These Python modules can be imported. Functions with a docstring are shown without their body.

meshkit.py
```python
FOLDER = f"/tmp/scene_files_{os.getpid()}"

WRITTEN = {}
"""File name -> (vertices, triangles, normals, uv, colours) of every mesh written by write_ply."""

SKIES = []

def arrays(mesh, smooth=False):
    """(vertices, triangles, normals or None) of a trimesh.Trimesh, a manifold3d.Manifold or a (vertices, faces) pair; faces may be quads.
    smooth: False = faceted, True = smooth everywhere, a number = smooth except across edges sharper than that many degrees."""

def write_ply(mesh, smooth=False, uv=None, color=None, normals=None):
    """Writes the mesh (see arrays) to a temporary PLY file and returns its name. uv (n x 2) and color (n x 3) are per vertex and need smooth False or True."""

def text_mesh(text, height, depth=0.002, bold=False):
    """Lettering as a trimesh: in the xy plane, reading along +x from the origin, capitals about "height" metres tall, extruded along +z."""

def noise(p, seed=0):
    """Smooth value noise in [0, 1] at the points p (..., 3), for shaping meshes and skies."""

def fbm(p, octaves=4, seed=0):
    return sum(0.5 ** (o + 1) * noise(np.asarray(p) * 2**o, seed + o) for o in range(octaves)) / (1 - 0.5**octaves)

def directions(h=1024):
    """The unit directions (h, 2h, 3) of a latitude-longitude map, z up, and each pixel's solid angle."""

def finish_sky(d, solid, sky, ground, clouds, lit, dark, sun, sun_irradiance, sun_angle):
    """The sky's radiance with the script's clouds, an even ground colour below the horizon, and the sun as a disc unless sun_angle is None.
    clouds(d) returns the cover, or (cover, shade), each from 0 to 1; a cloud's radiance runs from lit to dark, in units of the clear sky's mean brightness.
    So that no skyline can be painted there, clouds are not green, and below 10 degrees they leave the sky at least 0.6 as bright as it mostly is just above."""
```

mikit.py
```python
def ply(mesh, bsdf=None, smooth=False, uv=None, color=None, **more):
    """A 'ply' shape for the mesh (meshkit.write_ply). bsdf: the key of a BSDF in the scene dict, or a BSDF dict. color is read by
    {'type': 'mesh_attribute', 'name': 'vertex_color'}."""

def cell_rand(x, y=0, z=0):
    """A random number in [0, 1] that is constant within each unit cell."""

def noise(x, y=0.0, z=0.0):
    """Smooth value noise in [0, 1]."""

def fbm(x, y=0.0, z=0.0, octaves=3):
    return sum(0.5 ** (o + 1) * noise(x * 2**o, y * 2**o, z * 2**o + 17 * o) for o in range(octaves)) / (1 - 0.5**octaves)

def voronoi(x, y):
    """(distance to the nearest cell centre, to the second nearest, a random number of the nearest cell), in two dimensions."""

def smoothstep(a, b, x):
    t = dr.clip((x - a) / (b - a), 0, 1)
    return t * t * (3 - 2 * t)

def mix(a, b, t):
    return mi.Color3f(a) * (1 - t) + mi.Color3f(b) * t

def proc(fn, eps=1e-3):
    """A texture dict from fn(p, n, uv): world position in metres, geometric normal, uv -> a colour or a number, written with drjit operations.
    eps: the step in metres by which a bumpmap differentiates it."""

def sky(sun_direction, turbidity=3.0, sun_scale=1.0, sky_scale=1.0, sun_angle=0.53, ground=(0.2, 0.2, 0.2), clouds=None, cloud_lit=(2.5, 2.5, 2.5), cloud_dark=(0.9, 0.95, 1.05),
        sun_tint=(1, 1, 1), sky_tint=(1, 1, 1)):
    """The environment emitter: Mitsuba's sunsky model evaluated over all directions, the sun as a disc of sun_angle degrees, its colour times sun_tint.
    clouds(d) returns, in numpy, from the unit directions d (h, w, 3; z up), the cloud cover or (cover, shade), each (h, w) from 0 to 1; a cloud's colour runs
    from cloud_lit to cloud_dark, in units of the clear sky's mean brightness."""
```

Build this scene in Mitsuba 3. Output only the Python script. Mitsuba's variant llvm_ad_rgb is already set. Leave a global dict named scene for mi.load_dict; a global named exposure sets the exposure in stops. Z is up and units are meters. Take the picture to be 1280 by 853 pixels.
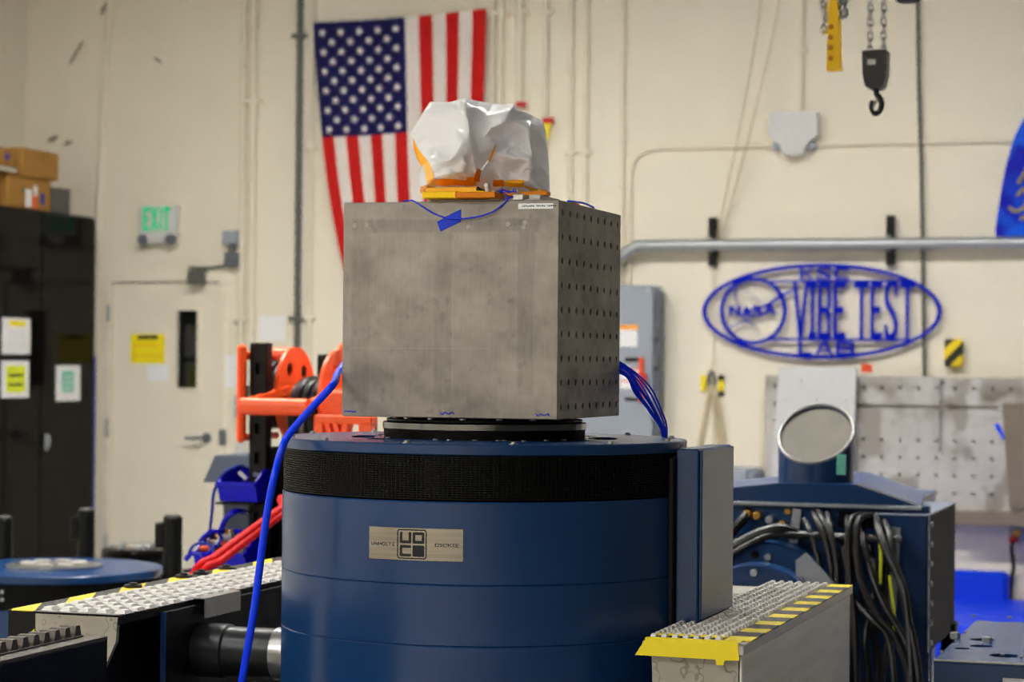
import math, random
import numpy as np, trimesh, drjit as dr, mitsuba as mi, mikit, meshkit
import manifold3d as m3
from shapely.geometry import Polygon, Point, LineString, box as sbox
from shapely import affinity
from shapely.ops import unary_union
from scipy.spatial import Delaunay
from scipy.interpolate import LinearNDInterpolator

scene, labels = {}, {}
RNG = random.Random(11)
TF = mi.ScalarTransform4f

# ---------------------------------------------------------------- camera, lamps, exposure
exposure = 0.12
YAW, PITCH, ROLL = 0.31658, 0.010215, 0.009157
fw = np.array([-math.sin(YAW)*math.cos(PITCH), math.cos(YAW)*math.cos(PITCH), math.sin(PITCH)])
rt = np.cross(fw, [0, 0, 1]); rt /= np.linalg.norm(rt)
up = np.cross(rt, fw)
up = -rt*math.sin(ROLL) + up*math.cos(ROLL)
EYE = np.array([0, 0, 1.47])
scene['camera'] = {'type': 'thinlens', 'fov': 25.806, 'fov_axis': 'x', 'aperture_radius': 0.0078, 'focus_distance': 4.72,
                   'near_clip': 0.05, 'far_clip': 60.0, 'to_world': TF().look_at(origin=EYE.tolist(), target=(EYE+fw).tolist(), up=up.tolist())}

def s(r, g, b):
    return [((c/255)/12.92 if c/255 <= .04045 else ((c/255+.055)/1.055)**2.4) for c in (r, g, b)]

LAMP_Z = 4.75
LAMP_POS = [(-5.0, 8.2), (-3.0, 8.3), (-1.05, 8.4), (-5.3, 2.6), (-3.4, -1.2), (-5.6, -1.2), (-1.0, -2.2)]
LAMP_RAD = [92.0, 91.0, 85.0]

# ---------------------------------------------------------------- materials
def pr(name, rgb, rough=.5, metal=0., spec=.5, **k):
    c = {'type': 'rgb', 'value': rgb} if isinstance(rgb, (list, tuple)) else rgb
    scene[name] = {'type': 'twosided', 'bsdf': {'type': 'principled', 'base_color': c, 'roughness': rough if isinstance(rough, dict) else float(rough), 'metallic': float(metal), 'specular': float(spec), **k}}
    return name

def mix3(a, b, t):
    return mikit.mix(a, b, t)

def f_wall(p, n, uv):
    t = mikit.fbm(p.x*1.1, p.z*1.1, p.y*1.1, 3)
    c = mix3(s(226, 218, 201), s(233, 226, 211), t)
    # scuffs rubbed into the paint
    sc = mi.Float(0)
    for (x, z, a, b, th) in ((-7.33, 2.90, .05, .022, .3), (-7.22, 2.87, .04, .02, .4), (-7.17, 3.45, .11, .016, 1.0), (-6.97, 3.73, .05, .02, 1.1), (-6.58, 3.38, .035, .012, -.6)):
        dx, dz = p.x-x, p.z-z
        e = dr.square((dx*math.cos(th)+dz*math.sin(th))/a) + dr.square((-dx*math.sin(th)+dz*math.cos(th))/b)
        sc = dr.maximum(sc, mikit.smoothstep(1.3, .2, e + 1.1*(mikit.fbm(p.x*30, p.z*30, 3.0, 2)-.5)))
    return mix3(c, s(96, 86, 66), sc*.75)
pr('m_wall', mikit.proc(f_wall), .6, 0, .3)
pr('m_wall_paint', s(229, 221, 205), .5, 0, .4)
pr('m_wall_side', s(74, 72, 70), .6, 0, .3)  # unseen right wall, coloured dark so the cube's right face stays dim
pr('m_wall_dark', s(92, 88, 82), .7, 0, .3)
pr('m_ceiling', s(120, 118, 112), .8, 0, .2)
def f_floor(p, n, uv):
    return mix3(s(150, 149, 146), s(168, 166, 162), mikit.fbm(p.x*2, p.y*2, 0, 3))
pr('m_floor', mikit.proc(f_floor), .35, 0, .5)
pr('m_conduit_grey', s(98, 100, 98), .45, .4)
pr('m_galv', s(176, 180, 186), .33, .75)
pr('m_steel', s(190, 190, 190), .28, .9)
pr('m_chrome', s(215, 215, 218), .16, 1.0)
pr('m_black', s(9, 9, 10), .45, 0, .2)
pr('m_black_gloss', s(15, 14, 13), .06, 0, .07)
pr('m_rubber', s(17, 16, 17), .38, 0, .35)
pr('m_grille', s(5, 5, 5), .5, 0, .15)
pr('m_inner', s(44, 42, 40), .5, .3)
pr('m_inner_black', s(6, 6, 6), .6, 0, .1)
pr('m_white', s(232, 232, 235), .6, 0, .3)
pr('m_offwhite', s(206, 205, 206), .5, 0, .4)
pr('m_ink', s(40, 40, 42), .7, 0, .2)
pr('m_yellow', s(244, 222, 18), .45, 0, .4)
pr('m_yellow_green', s(222, 234, 40), .5, 0, .4)
pr('m_teal', s(110, 190, 170), .6, 0, .3)
pr('m_orange', s(255, 92, 36), .38, 0, .5)
pr('m_red', s(196, 36, 34), .5, 0, .4)
pr('m_red_hose', s(218, 26, 28), .5, 0, .1)
pr('m_redorange', s(238, 84, 44), .5, 0, .4)
pr('m_amber', s(238, 160, 60), .5, 0, .4)
pr('m_blue_sign', s(0, 24, 170), .4, 0, .05)
pr('m_blue_cable', s(0, 58, 250), .35, 0, .3)
pr('m_blue_wire', s(4, 36, 206), .35, 0, .3)
pr('m_blue_bin', s(6, 2, 186), .35, 0, .3)
pr('m_blue_tape', s(20, 52, 196), .5, 0, .3)
pr('m_blue_mat', s(0, 54, 214), .4, 0, .3)
pr('m_blue_strip', s(20, 42, 150), .5, 0, .3)
pr('m_grey_panel', s(146, 154, 168), .45, .0, .5)
pr('m_grey_dark', s(92, 98, 108), .5, 0, .5)
pr('m_grey_bin', s(58, 66, 82), .5, 0, .4)
pr('m_brass', s(196, 150, 70), .35, .8)
pr('m_string', s(196, 182, 152), .8, 0, .2)
pr('m_green', s(30, 120, 60), .5, 0, .4)
pr('m_fin', s(110, 104, 104), .45, .4)
scene['m_exit'] = {'type': 'twosided', 'bsdf': {'type': 'diffuse', 'reflectance': {'type': 'rgb', 'value': s(0, 150, 84)}}}

def f_cardboard(p, n, uv):
    return mix3(s(150, 108, 52), s(172, 128, 68), mikit.fbm(p.x*6, p.y*6, p.z*14, 3))
pr('m_cardboard', mikit.proc(f_cardboard), .8, 0, .2)

def paint(name, a, b, rough=.3, spec=.5, cc=.4):
    def fn(p, n, uv):
        return mix3(a, b, mikit.fbm(p.x*9, p.y*9, p.z*4, 3))
    return pr(name, mikit.proc(fn), rough, 0, spec, clearcoat=cc, clearcoat_gloss=.9)
paint('m_navy', s(15, 48, 91), s(19, 55, 100), .24, .4, .2)

def f_cube(p, n, uv):
    # machined plate: mottled grey with rectangular machining patches and fine scratches
    t = mikit.fbm(p.x*9, p.y*9+4, p.z*9, 4)
    u = mikit.fbm(p.x*34, p.y*34, p.z*34, 3)
    g = mikit.fbm(p.x*240, p.y*240, p.z*22, 2)
    k = mikit.smoothstep(.66, .76, mikit.fbm(p.x*46+9, p.y*46, p.z*30, 3))
    x, z = p.x+1.833, p.z-1.3546
    def band(v, a, b, w=.0035):
        return mikit.smoothstep(a-w, a+w, v)*(1-mikit.smoothstep(b-w, b+w, v))
    wob = .006*(mikit.fbm(p.x*20, p.z*20, 7.0, 2)-.5)
    fr = dr.select(n.y < -.5, 1.0, 0.0)
    d = .45*band(x+wob, .020, .062)*band(z, .03, .41) + .4*band(x+wob, .208, .246)*band(z, .03, .41) + .45*band(x+wob, .395, .43)*band(z, .05, .41)
    d = dr.maximum(d, .55*band(z+wob, .392, .42)*band(x, .02, .44))
    ln = dr.maximum(band(z, .1455, .1470, .0005)*band(x, .01, .33), dr.maximum(band(x, .388, .3895, .0006)*band(z, .06, .4), band(x, .249, .2505, .0006)*band(z, .05, .37)))
    v = .5 + 1.1*(t-.5) + .5*(u-.5) + .2*(g-.5) - .16*k - fr*d*(.10+1.0*u*t)
    c = mix3(s(116, 110, 104), s(170, 162, 155), dr.clip(v, 0, 1))
    return mix3(c, s(176, 171, 164), fr*ln*.28)
def f_cube_r(p, n, uv):
    return .42 + .2*mikit.fbm(p.x*14, p.y*14, p.z*14, 3)
pr('m_cube', mikit.proc(f_cube), mikit.proc(f_cube_r), .55, .5)
pr('m_plug', s(160, 154, 146), .5, .4)
pr('m_insert', s(70, 66, 58), .4, .7)

def f_plate(p, n, uv):
    t = mikit.fbm(p.x*3.5, p.z*3.5, p.y, 4)
    b = mikit.fbm(p.x*11+3, p.z*11, 2.0, 3)
    c = mix3(s(168, 164, 162), s(206, 203, 203), t)
    # rust brown staining spread in blotches around the slots
    st = dr.exp(-dr.square((p.z-1.30)/.10))*mikit.smoothstep(.42, .62, mikit.fbm(p.x*4.5, p.z*5, 9.0, 3))
    st = dr.maximum(st, .6*mikit.smoothstep(.60, .74, mikit.fbm(p.x*6+1, p.z*5, 4.0, 3)))
    c = mix3(c, s(104, 90, 70), st*.85)
    return mix3(c, s(150, 146, 142), mikit.smoothstep(.5, .8, b)*.4)
pr('m_plate', mikit.proc(f_plate), .5, .35, .5)
pr('m_plate_light', s(206, 206, 210), .5, .3)
pr('m_plate_brown', s(128, 116, 104), .55, .3)

def f_alu(p, n, uv):
    t = mikit.fbm(p.x*3, p.y*6, p.z*3, 3)
    b = mikit.fbm(p.x*60, p.y*3, p.z*60, 2)
    k = mikit.smoothstep(.76, .84, mikit.fbm(p.x*30, p.y*22, p.z*30, 3))
    c = mix3(s(168, 164, 160), s(206, 202, 198), .6*t+.4*b)
    return mix3(c, s(96, 92, 90), k*.5)
pr('m_alu', mikit.proc(f_alu), .36, .3)
def f_alu_side_lit(p, n, uv):
    return mix3(s(212, 209, 204), s(236, 233, 228), mikit.fbm(p.x*3, p.y*5, p.z*40, 3))
pr('m_alu_side_lit', mikit.proc(f_alu_side_lit), .4, .05)  # aluminium lightened: reflected light on the side panel is put into the colour
def f_nameplate(p, n, uv):
    return mix3(s(138, 130, 120), s(170, 162, 152), mikit.fbm(p.x*8, p.y*8, p.z*160, 2))
pr('m_nameplate', mikit.proc(f_nameplate), .3, .9)
def f_smear(p, n, uv):
    t = mikit.fbm(p.x*26, p.y*26, p.z*20, 3)
    c = mix3(s(176, 170, 160), s(140, 134, 122), mikit.fbm(p.x*10, p.y*10, p.z*10, 3))
    return mix3(c, s(86, 82, 76), mikit.smoothstep(.03, .005, dr.abs(t-.52))*.5)
pr('m_alu_smear', mikit.proc(f_smear), .5, .35)
def f_stud_lit(p, n, uv):
    return mix3(s(222, 218, 214), s(246, 243, 238), mikit.fbm(p.x*14, p.y*14, 0, 3))
pr('m_stud_lit', mikit.proc(f_stud_lit), .35, .15)  # stud metal painted near white to carry its highlights
pr('m_tape_dark', s(74, 70, 70), .6, 0, .3)

def hazard(name, fx, fy, fz, pitch, black=(16, 16, 16), off=0.):
    def fn(p, n, uv):
        q = (p.x*fx+p.y*fy+p.z*fz)/pitch + off
        return mix3(s(*black), s(240, 208, 24), mikit.smoothstep(.47, .53, dr.abs(dr.abs(q-dr.floor(q)-.5)*2)))
    return pr(name, mikit.proc(fn), .45, 0, .4)
hazard('m_haz_step', 2.2, 1.0, 0, .25, (30, 29, 28))
hazard('m_haz_wall', 1.0, 0, -1.0, .125, (18, 18, 18), .2)

# film, tape
pr('m_film_gloss', s(236, 235, 238), .2, 0, .6, clearcoat=.5, clearcoat_gloss=.92)
scene['m_film_thin'] = {'type': 'principledthin', 'base_color': {'type': 'rgb', 'value': s(240, 239, 242)}, 'roughness': .26, 'diff_trans': .9, 'spec_trans': 0.0, 'eta': 1.5}
scene['m_film'] = {'type': 'blendbsdf', 'weight': .5, 'a': {'type': 'ref', 'id': 'm_film_thin'}, 'b': {'type': 'ref', 'id': 'm_film_gloss'}}
pr('m_kapton', s(250, 176, 6), .22, .1, .6, clearcoat=.6, clearcoat_gloss=.9)
pr('m_kapton_deep', s(214, 122, 0), .3, .1, .25, clearcoat=.2, clearcoat_gloss=.9)
pr('m_gold', s(252, 204, 10), .22, .35)
def f_flag(c0, c1):
    def fn(p, n, uv):
        return mix3(c0, c1, mikit.fbm(p.x*8, p.z*8, 0, 2))
    return mikit.proc(fn)
pr('m_flag_red', f_flag(s(188, 24, 26), s(204, 34, 34)), .8, 0, .2)
pr('m_flag_white', f_flag(s(226, 216, 212), s(234, 226, 222)), .8, 0, .2)
pr('m_flag_blue', f_flag(s(18, 16, 70), s(24, 22, 82)), .8, 0, .2)
def f_board(p, n, uv):
    t = mikit.fbm(p.x*5, p.z*5, 1.0, 3)
    return mix3(s(2, 14, 176), s(4, 84, 226), mikit.smoothstep(.4, .62, t))
pr('m_board', mikit.proc(f_board), .3, 0, .2)
pr('m_scroll', s(150, 136, 104), .5, 0, .4)
def f_mesh(p, n, uv):
    return mix3(s(98, 94, 88), s(116, 111, 103), mikit.fbm(p.x*12, p.z*12, 0, 3))
pr('m_mesh', mikit.proc(f_mesh), .7, 0, .2)
pr('m_pane', s(14, 16, 16), .06, 0, .6)
pr('m_lampbody', s(205, 205, 205), .5, .2)


pr('m_shaft', s(44, 46, 48), .35, .6)
pr('m_yellow_tape', s(240, 216, 30), .45, 0, .4)
pr('m_rack', s(84, 76, 70), .5, .4)
pr('m_cover', s(40, 43, 54), .6, 0, .1)
pr('m_box_lid', s(112, 120, 142), .35, .2, .5)
pr('m_block', s(16, 17, 19), .35, 0, .35)
pr('m_pendant', s(255, 204, 16), .45, 0, .3)
pr('m_amber_dark', s(190, 130, 10), .5, 0, .4)
pr('m_ring', s(120, 122, 122), .16, 1.0)
pr('m_gap_shade', s(66, 64, 63), .5, .4)  # shade between the right step studs, put into a dark colour
pr('m_gap_shade_grey', s(104, 100, 97), .45, .5)  # shade between the left step studs, put into a grey
pr('m_rim', s(150, 150, 150), .4, .5)

# ---------------------------------------------------------------- naming
def key_of(base):
    k, i = base, 0
    while k in scene or k in labels:
        i += 1
        k = f'{base}_{i:03d}'
    return k

def thing(name, label, cat, group=None, kind=None):
    k = key_of(name)
    labels[k] = {'label': label, 'category': cat}
    if group: labels[k]['group'] = group
    if kind: labels[k]['kind'] = kind
    return k

def struct(name, label, mesh, mat, smooth=False):
    k = key_of(name)
    labels[k] = {'label': label, 'category': name.split('_')[0], 'kind': 'structure'}
    if mesh is not None: scene[k] = mikit.ply(mesh, mat, smooth)
    return k

def part(parent, name, mesh, mat, smooth=35, label=None, kind=None):
    k = key_of(f'{parent}__{name}')
    scene[k] = mikit.ply(mesh, mat, smooth)
    if label or kind:
        labels[k] = {}
        if label: labels[k]['label'] = label
        if kind: labels[k]['kind'] = kind
    return k

def single(name, label, cat, mesh, mat, smooth=35, group=None):
    k = thing(name, label, cat, group)
    scene[k] = mikit.ply(mesh, mat, smooth)
    return k

# ---------------------------------------------------------------- shapes
def cat(*ms):
    return trimesh.util.concatenate([m for m in ms if m is not None])

def hullm(pts):
    return trimesh.Trimesh(np.asarray(pts, float), process=False).convex_hull

def bx(u0, u1, v0, v1, z0, z1, b=.003):
    b = min(b, .45*min(abs(u1-u0), abs(v1-v0), abs(z1-z0)))
    if b <= 0:
        return hullm([(x, y, z) for x in (u0, u1) for y in (v0, v1) for z in (z0, z1)])
    P = []
    for i, x in enumerate((u0, u1)):
        for j, y in enumerate((v0, v1)):
            for k, z in enumerate((z0, z1)):
                sx, sy, sz = (1-2*i)*b, (1-2*j)*b, (1-2*k)*b
                P += [(x, y+sy, z+sz), (x+sx, y, z+sz), (x+sx, y+sy, z)]
    return hullm(P)

def spline(pts, n=6):
    P = np.asarray(pts, float)
    if len(P) < 3 or n <= 1:
        return P
    Q = np.vstack([2*P[0]-P[1], P, 2*P[-1]-P[-2]])
    out = []
    for i in range(1, len(Q)-2):
        a, b, c, d = Q[i-1:i+3]
        for t in np.arange(n)/n:
            out.append(.5*((2*b)+(c-a)*t+(2*a-5*b+4*c-d)*t*t+(3*b-a-3*c+d)*t**3))
    out.append(P[-1])
    return np.array(out)

def tube(pts, r, n=10, smooth=6, closed=False):
    P = spline(pts, smooth) if not closed else np.asarray(pts, float)
    m = len(P)
    r = np.broadcast_to(np.asarray(r, float), (m,))
    if closed:
        Tn = np.roll(P, -1, 0)-np.roll(P, 1, 0)
    else:
        Tn = np.gradient(P, axis=0)
    Tn /= np.linalg.norm(Tn, axis=1, keepdims=True)+1e-12
    a = np.array([0, 0, 1.]) if abs(Tn[0][2]) < .9 else np.array([1., 0, 0])
    N = np.cross(Tn[0], a); N /= np.linalg.norm(N)
    V = []
    an = np.arange(n)*2*np.pi/n
    for i in range(m):
        N = N-Tn[i]*(N@Tn[i]); N /= np.linalg.norm(N)
        Bn = np.cross(Tn[i], N)
        V.append(P[i]+r[i]*(np.cos(an)[:, None]*N+np.sin(an)[:, None]*Bn))
    V = np.vstack(V)
    F = []
    for i in range(m if closed else m-1):
        j = (i+1) % m
        for k in range(n):
            l = (k+1) % n
            F += [(i*n+k, j*n+k, j*n+l), (i*n+k, j*n+l, i*n+l)]
    if not closed:
        V = np.vstack([V, P[:1], P[-1:]])
        c0, c1 = len(V)-2, len(V)-1
        for k in range(n):
            l = (k+1) % n
            F += [(c0, k, l), (c1, (m-1)*n+l, (m-1)*n+k)]
    t = trimesh.Trimesh(V, F, process=False)
    t.fix_normals()
    return t

def lathe(profile, n=64, at=(0, 0, 0), axis='z'):
    """closed profile of (r, h): revolved about the axis"""
    pr_ = np.asarray(profile, float)
    an = np.arange(n)*2*np.pi/n
    m = len(pr_)
    V = np.stack([np.outer(np.cos(an), pr_[:, 0]), np.outer(np.sin(an), pr_[:, 0]), np.tile(pr_[:, 1], (n, 1))], -1).reshape(-1, 3)
    F = []
    for i in range(n):
        j = (i+1) % n
        for k in range(m):
            l = (k+1) % m
            if pr_[k, 0] < 1e-9 and pr_[l, 0] < 1e-9:
                continue
            F += [(i*m+k, j*m+k, j*m+l), (i*m+k, j*m+l, i*m+l)]
    t = trimesh.Trimesh(V, F, process=False)
    t.update_faces(t.nondegenerate_faces())
    if t.volume < 0:
        t.invert()
    if axis == 'u':
        t.apply_transform(trimesh.transformations.rotation_matrix(np.pi/2, [0, 1, 0]))
    elif axis == 'v':
        t.apply_transform(trimesh.transformations.rotation_matrix(-np.pi/2, [1, 0, 0]))
    t.apply_translation(at)
    return t

def cyl(r, h, at=(0, 0, 0), axis='z', n=32, b=None):
    b = min(.15*r, .25*h, .004) if b is None else b
    return lathe([(0, 0), (r-b, 0), (r, b), (r, h-b), (r-b, h), (0, h)], n, at, axis)

def beam(p, q, w, d, upv=(0, 0, 1)):
    """rectangular bar from p to q"""
    p, q = np.asarray(p, float), np.asarray(q, float)
    t = (q-p)/np.linalg.norm(q-p)
    a = np.asarray(upv, float)
    if abs(a@t) > .95:
        a = np.array([1., 0, 0])
    x = np.cross(t, a); x /= np.linalg.norm(x)
    y = np.cross(x, t)
    P = [e + sx*x*w/2 + sy*y*d/2 for e in (p, q) for sx in (-1, 1) for sy in (-1, 1)]
    return hullm(P)

def geoms(g):
    return [q for q in getattr(g, 'geoms', [g]) if q.geom_type == 'Polygon' and q.area > 1e-9]

def wallplate(poly, v, t):
    """polygon in (u, z) extruded from plane v towards the viewer by t"""
    ms = []
    for g in geoms(poly):
        e = trimesh.creation.extrude_polygon(g, t, engine='earcut')
        w = np.asarray(e.vertices)
        e = trimesh.Trimesh(np.stack([w[:, 0], v-w[:, 2], w[:, 1]], 1), e.faces, process=False)
        if e.volume < 0: e.invert()
        ms.append(e)
    return cat(*ms)

def sideplate(poly, u, t):
    """polygon in (v, z) extruded from plane u by t along +u"""
    ms = []
    for g in geoms(poly):
        e = trimesh.creation.extrude_polygon(g, t, engine='earcut')
        w = np.asarray(e.vertices)
        e = trimesh.Trimesh(np.stack([u+w[:, 2], w[:, 0], w[:, 1]], 1), e.faces, process=False)
        if e.volume < 0: e.invert()
        ms.append(e)
    return cat(*ms)

def flatplate(poly, z, t):
    ms = []
    for g in geoms(poly):
        e = trimesh.creation.extrude_polygon(g, t, engine='earcut')
        e.apply_translation((0, 0, z))
        ms.append(e)
    return cat(*ms)

def rrect(u0, u1, z0, z1, r):
    return sbox(u0+r, z0+r, u1-r, z1-r).buffer(r, quad_segs=6)

def glyph(ch, w, h, t, b):
    """capital letter as a polygon in a w by h box: t = stem width, b = bar thickness"""
    R = lambda x0, x1, y0, y1: sbox(x0, y0, x1, y1)
    def D(x0, y0, x1, y1, q=None):
        q = t if q is None else q
        return Polygon([(x0, y0), (x0+q, y0), (x1+q, y1), (x1, y1)])
    m = (h-b)/2
    if ch == 'V': g = [D(0, h, w/2-t/2, 0), D(w-t, h, w/2-t/2, 0)]
    elif ch == 'I': g = [R(w/2-t/2, w/2+t/2, 0, h), R(0, w, h-b, h), R(0, w, 0, b)]
    elif ch == 'B': g = [R(0, w, 0, h).buffer(-.12*w).buffer(.12*w, quad_segs=3).union(R(0, t, 0, h)).difference(R(t, w-t, b, m)).difference(R(t, w-t, m+b, h-b)).difference(Polygon([(w+.01, m-b*.5), (w+.01, m+b*1.5), (w-t*.55, m+b*.5)]))]
    elif ch == 'E': g = [R(0, t, 0, h), R(0, w, h-b, h), R(0, w*.82, m, m+b), R(0, w, 0, b)]
    elif ch == 'T': g = [R(w/2-t/2, w/2+t/2, 0, h), R(0, w, h-b, h)]
    elif ch == 'L': g = [R(0, t, 0, h), R(0, w, 0, b)]
    elif ch == 'N': g = [R(0, t, 0, h), R(w-t, w, 0, h), D(0, h, w-t, 0)]
    elif ch == 'K': g = [R(0, t, 0, h), D(w-t*1.1, h, t*.6, h*.42), D(t*1.2, h*.55, w-t, 0)]
    elif ch == 'A': g = [D(0, 0, w/2-t/2, h), D(w-t, 0, w/2-t/2, h), R(w*.2, w*.8, h*.24, h*.24+b*.8)]
    elif ch == 'X': g = [D(0, 0, w-t, h), D(0, h, w-t, 0)]
    elif ch == 'C': g = [R(0, t, b*.6, h-b*.6), R(t*.4, w, h-b, h), R(t*.4, w, 0, b)]
    elif ch == 'S':
        c = spline([(w*.93, h*.80, 0), (w*.80, h*.95, 0), (w*.42, h*.965, 0), (w*.14, h*.82, 0), (w*.22, h*.62, 0), (w*.72, h*.40, 0), (w*.88, h*.20, 0), (w*.62, h*.035, 0), (w*.22, h*.05, 0), (w*.07, h*.20, 0)], 6)[:, :2]
        g = [affinity.scale(LineString([(x, y*t/b) for x, y in c]).buffer(t*.55), 1, b/t, origin=(0, 0)).intersection(R(0, w, 0, h))]
    return unary_union(g).buffer(0)

def words(text, u, z, v, h, width=None, t=.001, bold=False, face='-v'):
    """lettering on a wall plane: left end u, baseline z, cap height h, optional overall width"""
    m = meshkit.text_mesh(text, h, t, bold)
    w = np.asarray(m.vertices).copy()
    w[:, 0] -= w[:, 0].min()
    if width: w[:, 0] *= width/w[:, 0].max()
    if face == '-v':
        V = np.stack([u+w[:, 0], v-w[:, 2], z+w[:, 1]], 1)
    else:          # face +u: reads along +v as seen from +u side
        V = np.stack([u+w[:, 2], v+w[:, 0], z+w[:, 1]], 1)
    m = trimesh.Trimesh(V, m.faces, process=False)
    if m.volume < 0: m.invert()
    return m

def man(m):
    m = m.copy(); m.merge_vertices(); m.update_faces(m.nondegenerate_faces())
    return m3.Manifold(m3.Mesh(np.asarray(m.vertices, np.float32), np.asarray(m.faces, np.uint32)))

def unman(m):
    q = m.to_mesh()
    return trimesh.Trimesh(q.vert_properties[:, :3], q.tri_verts, process=False)

def link(p, length, r, width, turn):
    """one oval chain link, long axis z, centred on p"""
    a = np.linspace(0, 2*np.pi, 14, endpoint=False)
    x, z = np.cos(a)*(width/2), np.sin(a)*(length/2)
    pts = np.stack([x*math.cos(turn), x*math.sin(turn), z], 1)+np.asarray(p)
    return tube(pts, r, 6, closed=True)

# ================================================================ the room
U0, U1, V0, V1, ZC = -7.53, 4.2, -5.0, 12.8, 6.2
floor = struct('floor', 'smooth grey painted concrete floor of the laboratory', bx(U0-.2, U1+.2, V0-.2, V1+2.2, -.12, 0, 0), 'm_floor')
struct('ceiling', 'pale ceiling high above the laboratory', bx(U0-.2, U1+.2, V0-.2, V1+.2, ZC, ZC+.12, 0), 'm_ceiling')
struct('wall_back', 'cream painted back wall behind the machines', wallplate(sbox(U0-.2, 0, U1+.2, ZC).difference(sbox(-6.935, -.1, -6.10, 2.012)), V1+.15, .15), 'm_wall')
struct('wall_left', 'cream painted side wall beside the black cabinet', bx(U0-.2, U0, V0-.2, V1, 0, ZC, 0), 'm_wall')
struct('wall_right', 'unseen side wall on the right, coloured dark to keep the cube dim', bx(U1, U1+.2, V0-.2, V1, 0, ZC, 0), 'm_wall_side')
struct('wall_front', 'cream wall behind the camera', bx(U0-.2, U1+.2, V0-.4, V0-.2, 0, ZC, 0), 'm_wall')
struct('wall_corridor', 'dim corridor wall behind the door window', bx(U0-.2, -5.2, V1+1.9, V1+2.0, 0, 2.8, 0), 'm_wall_dark')
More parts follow.
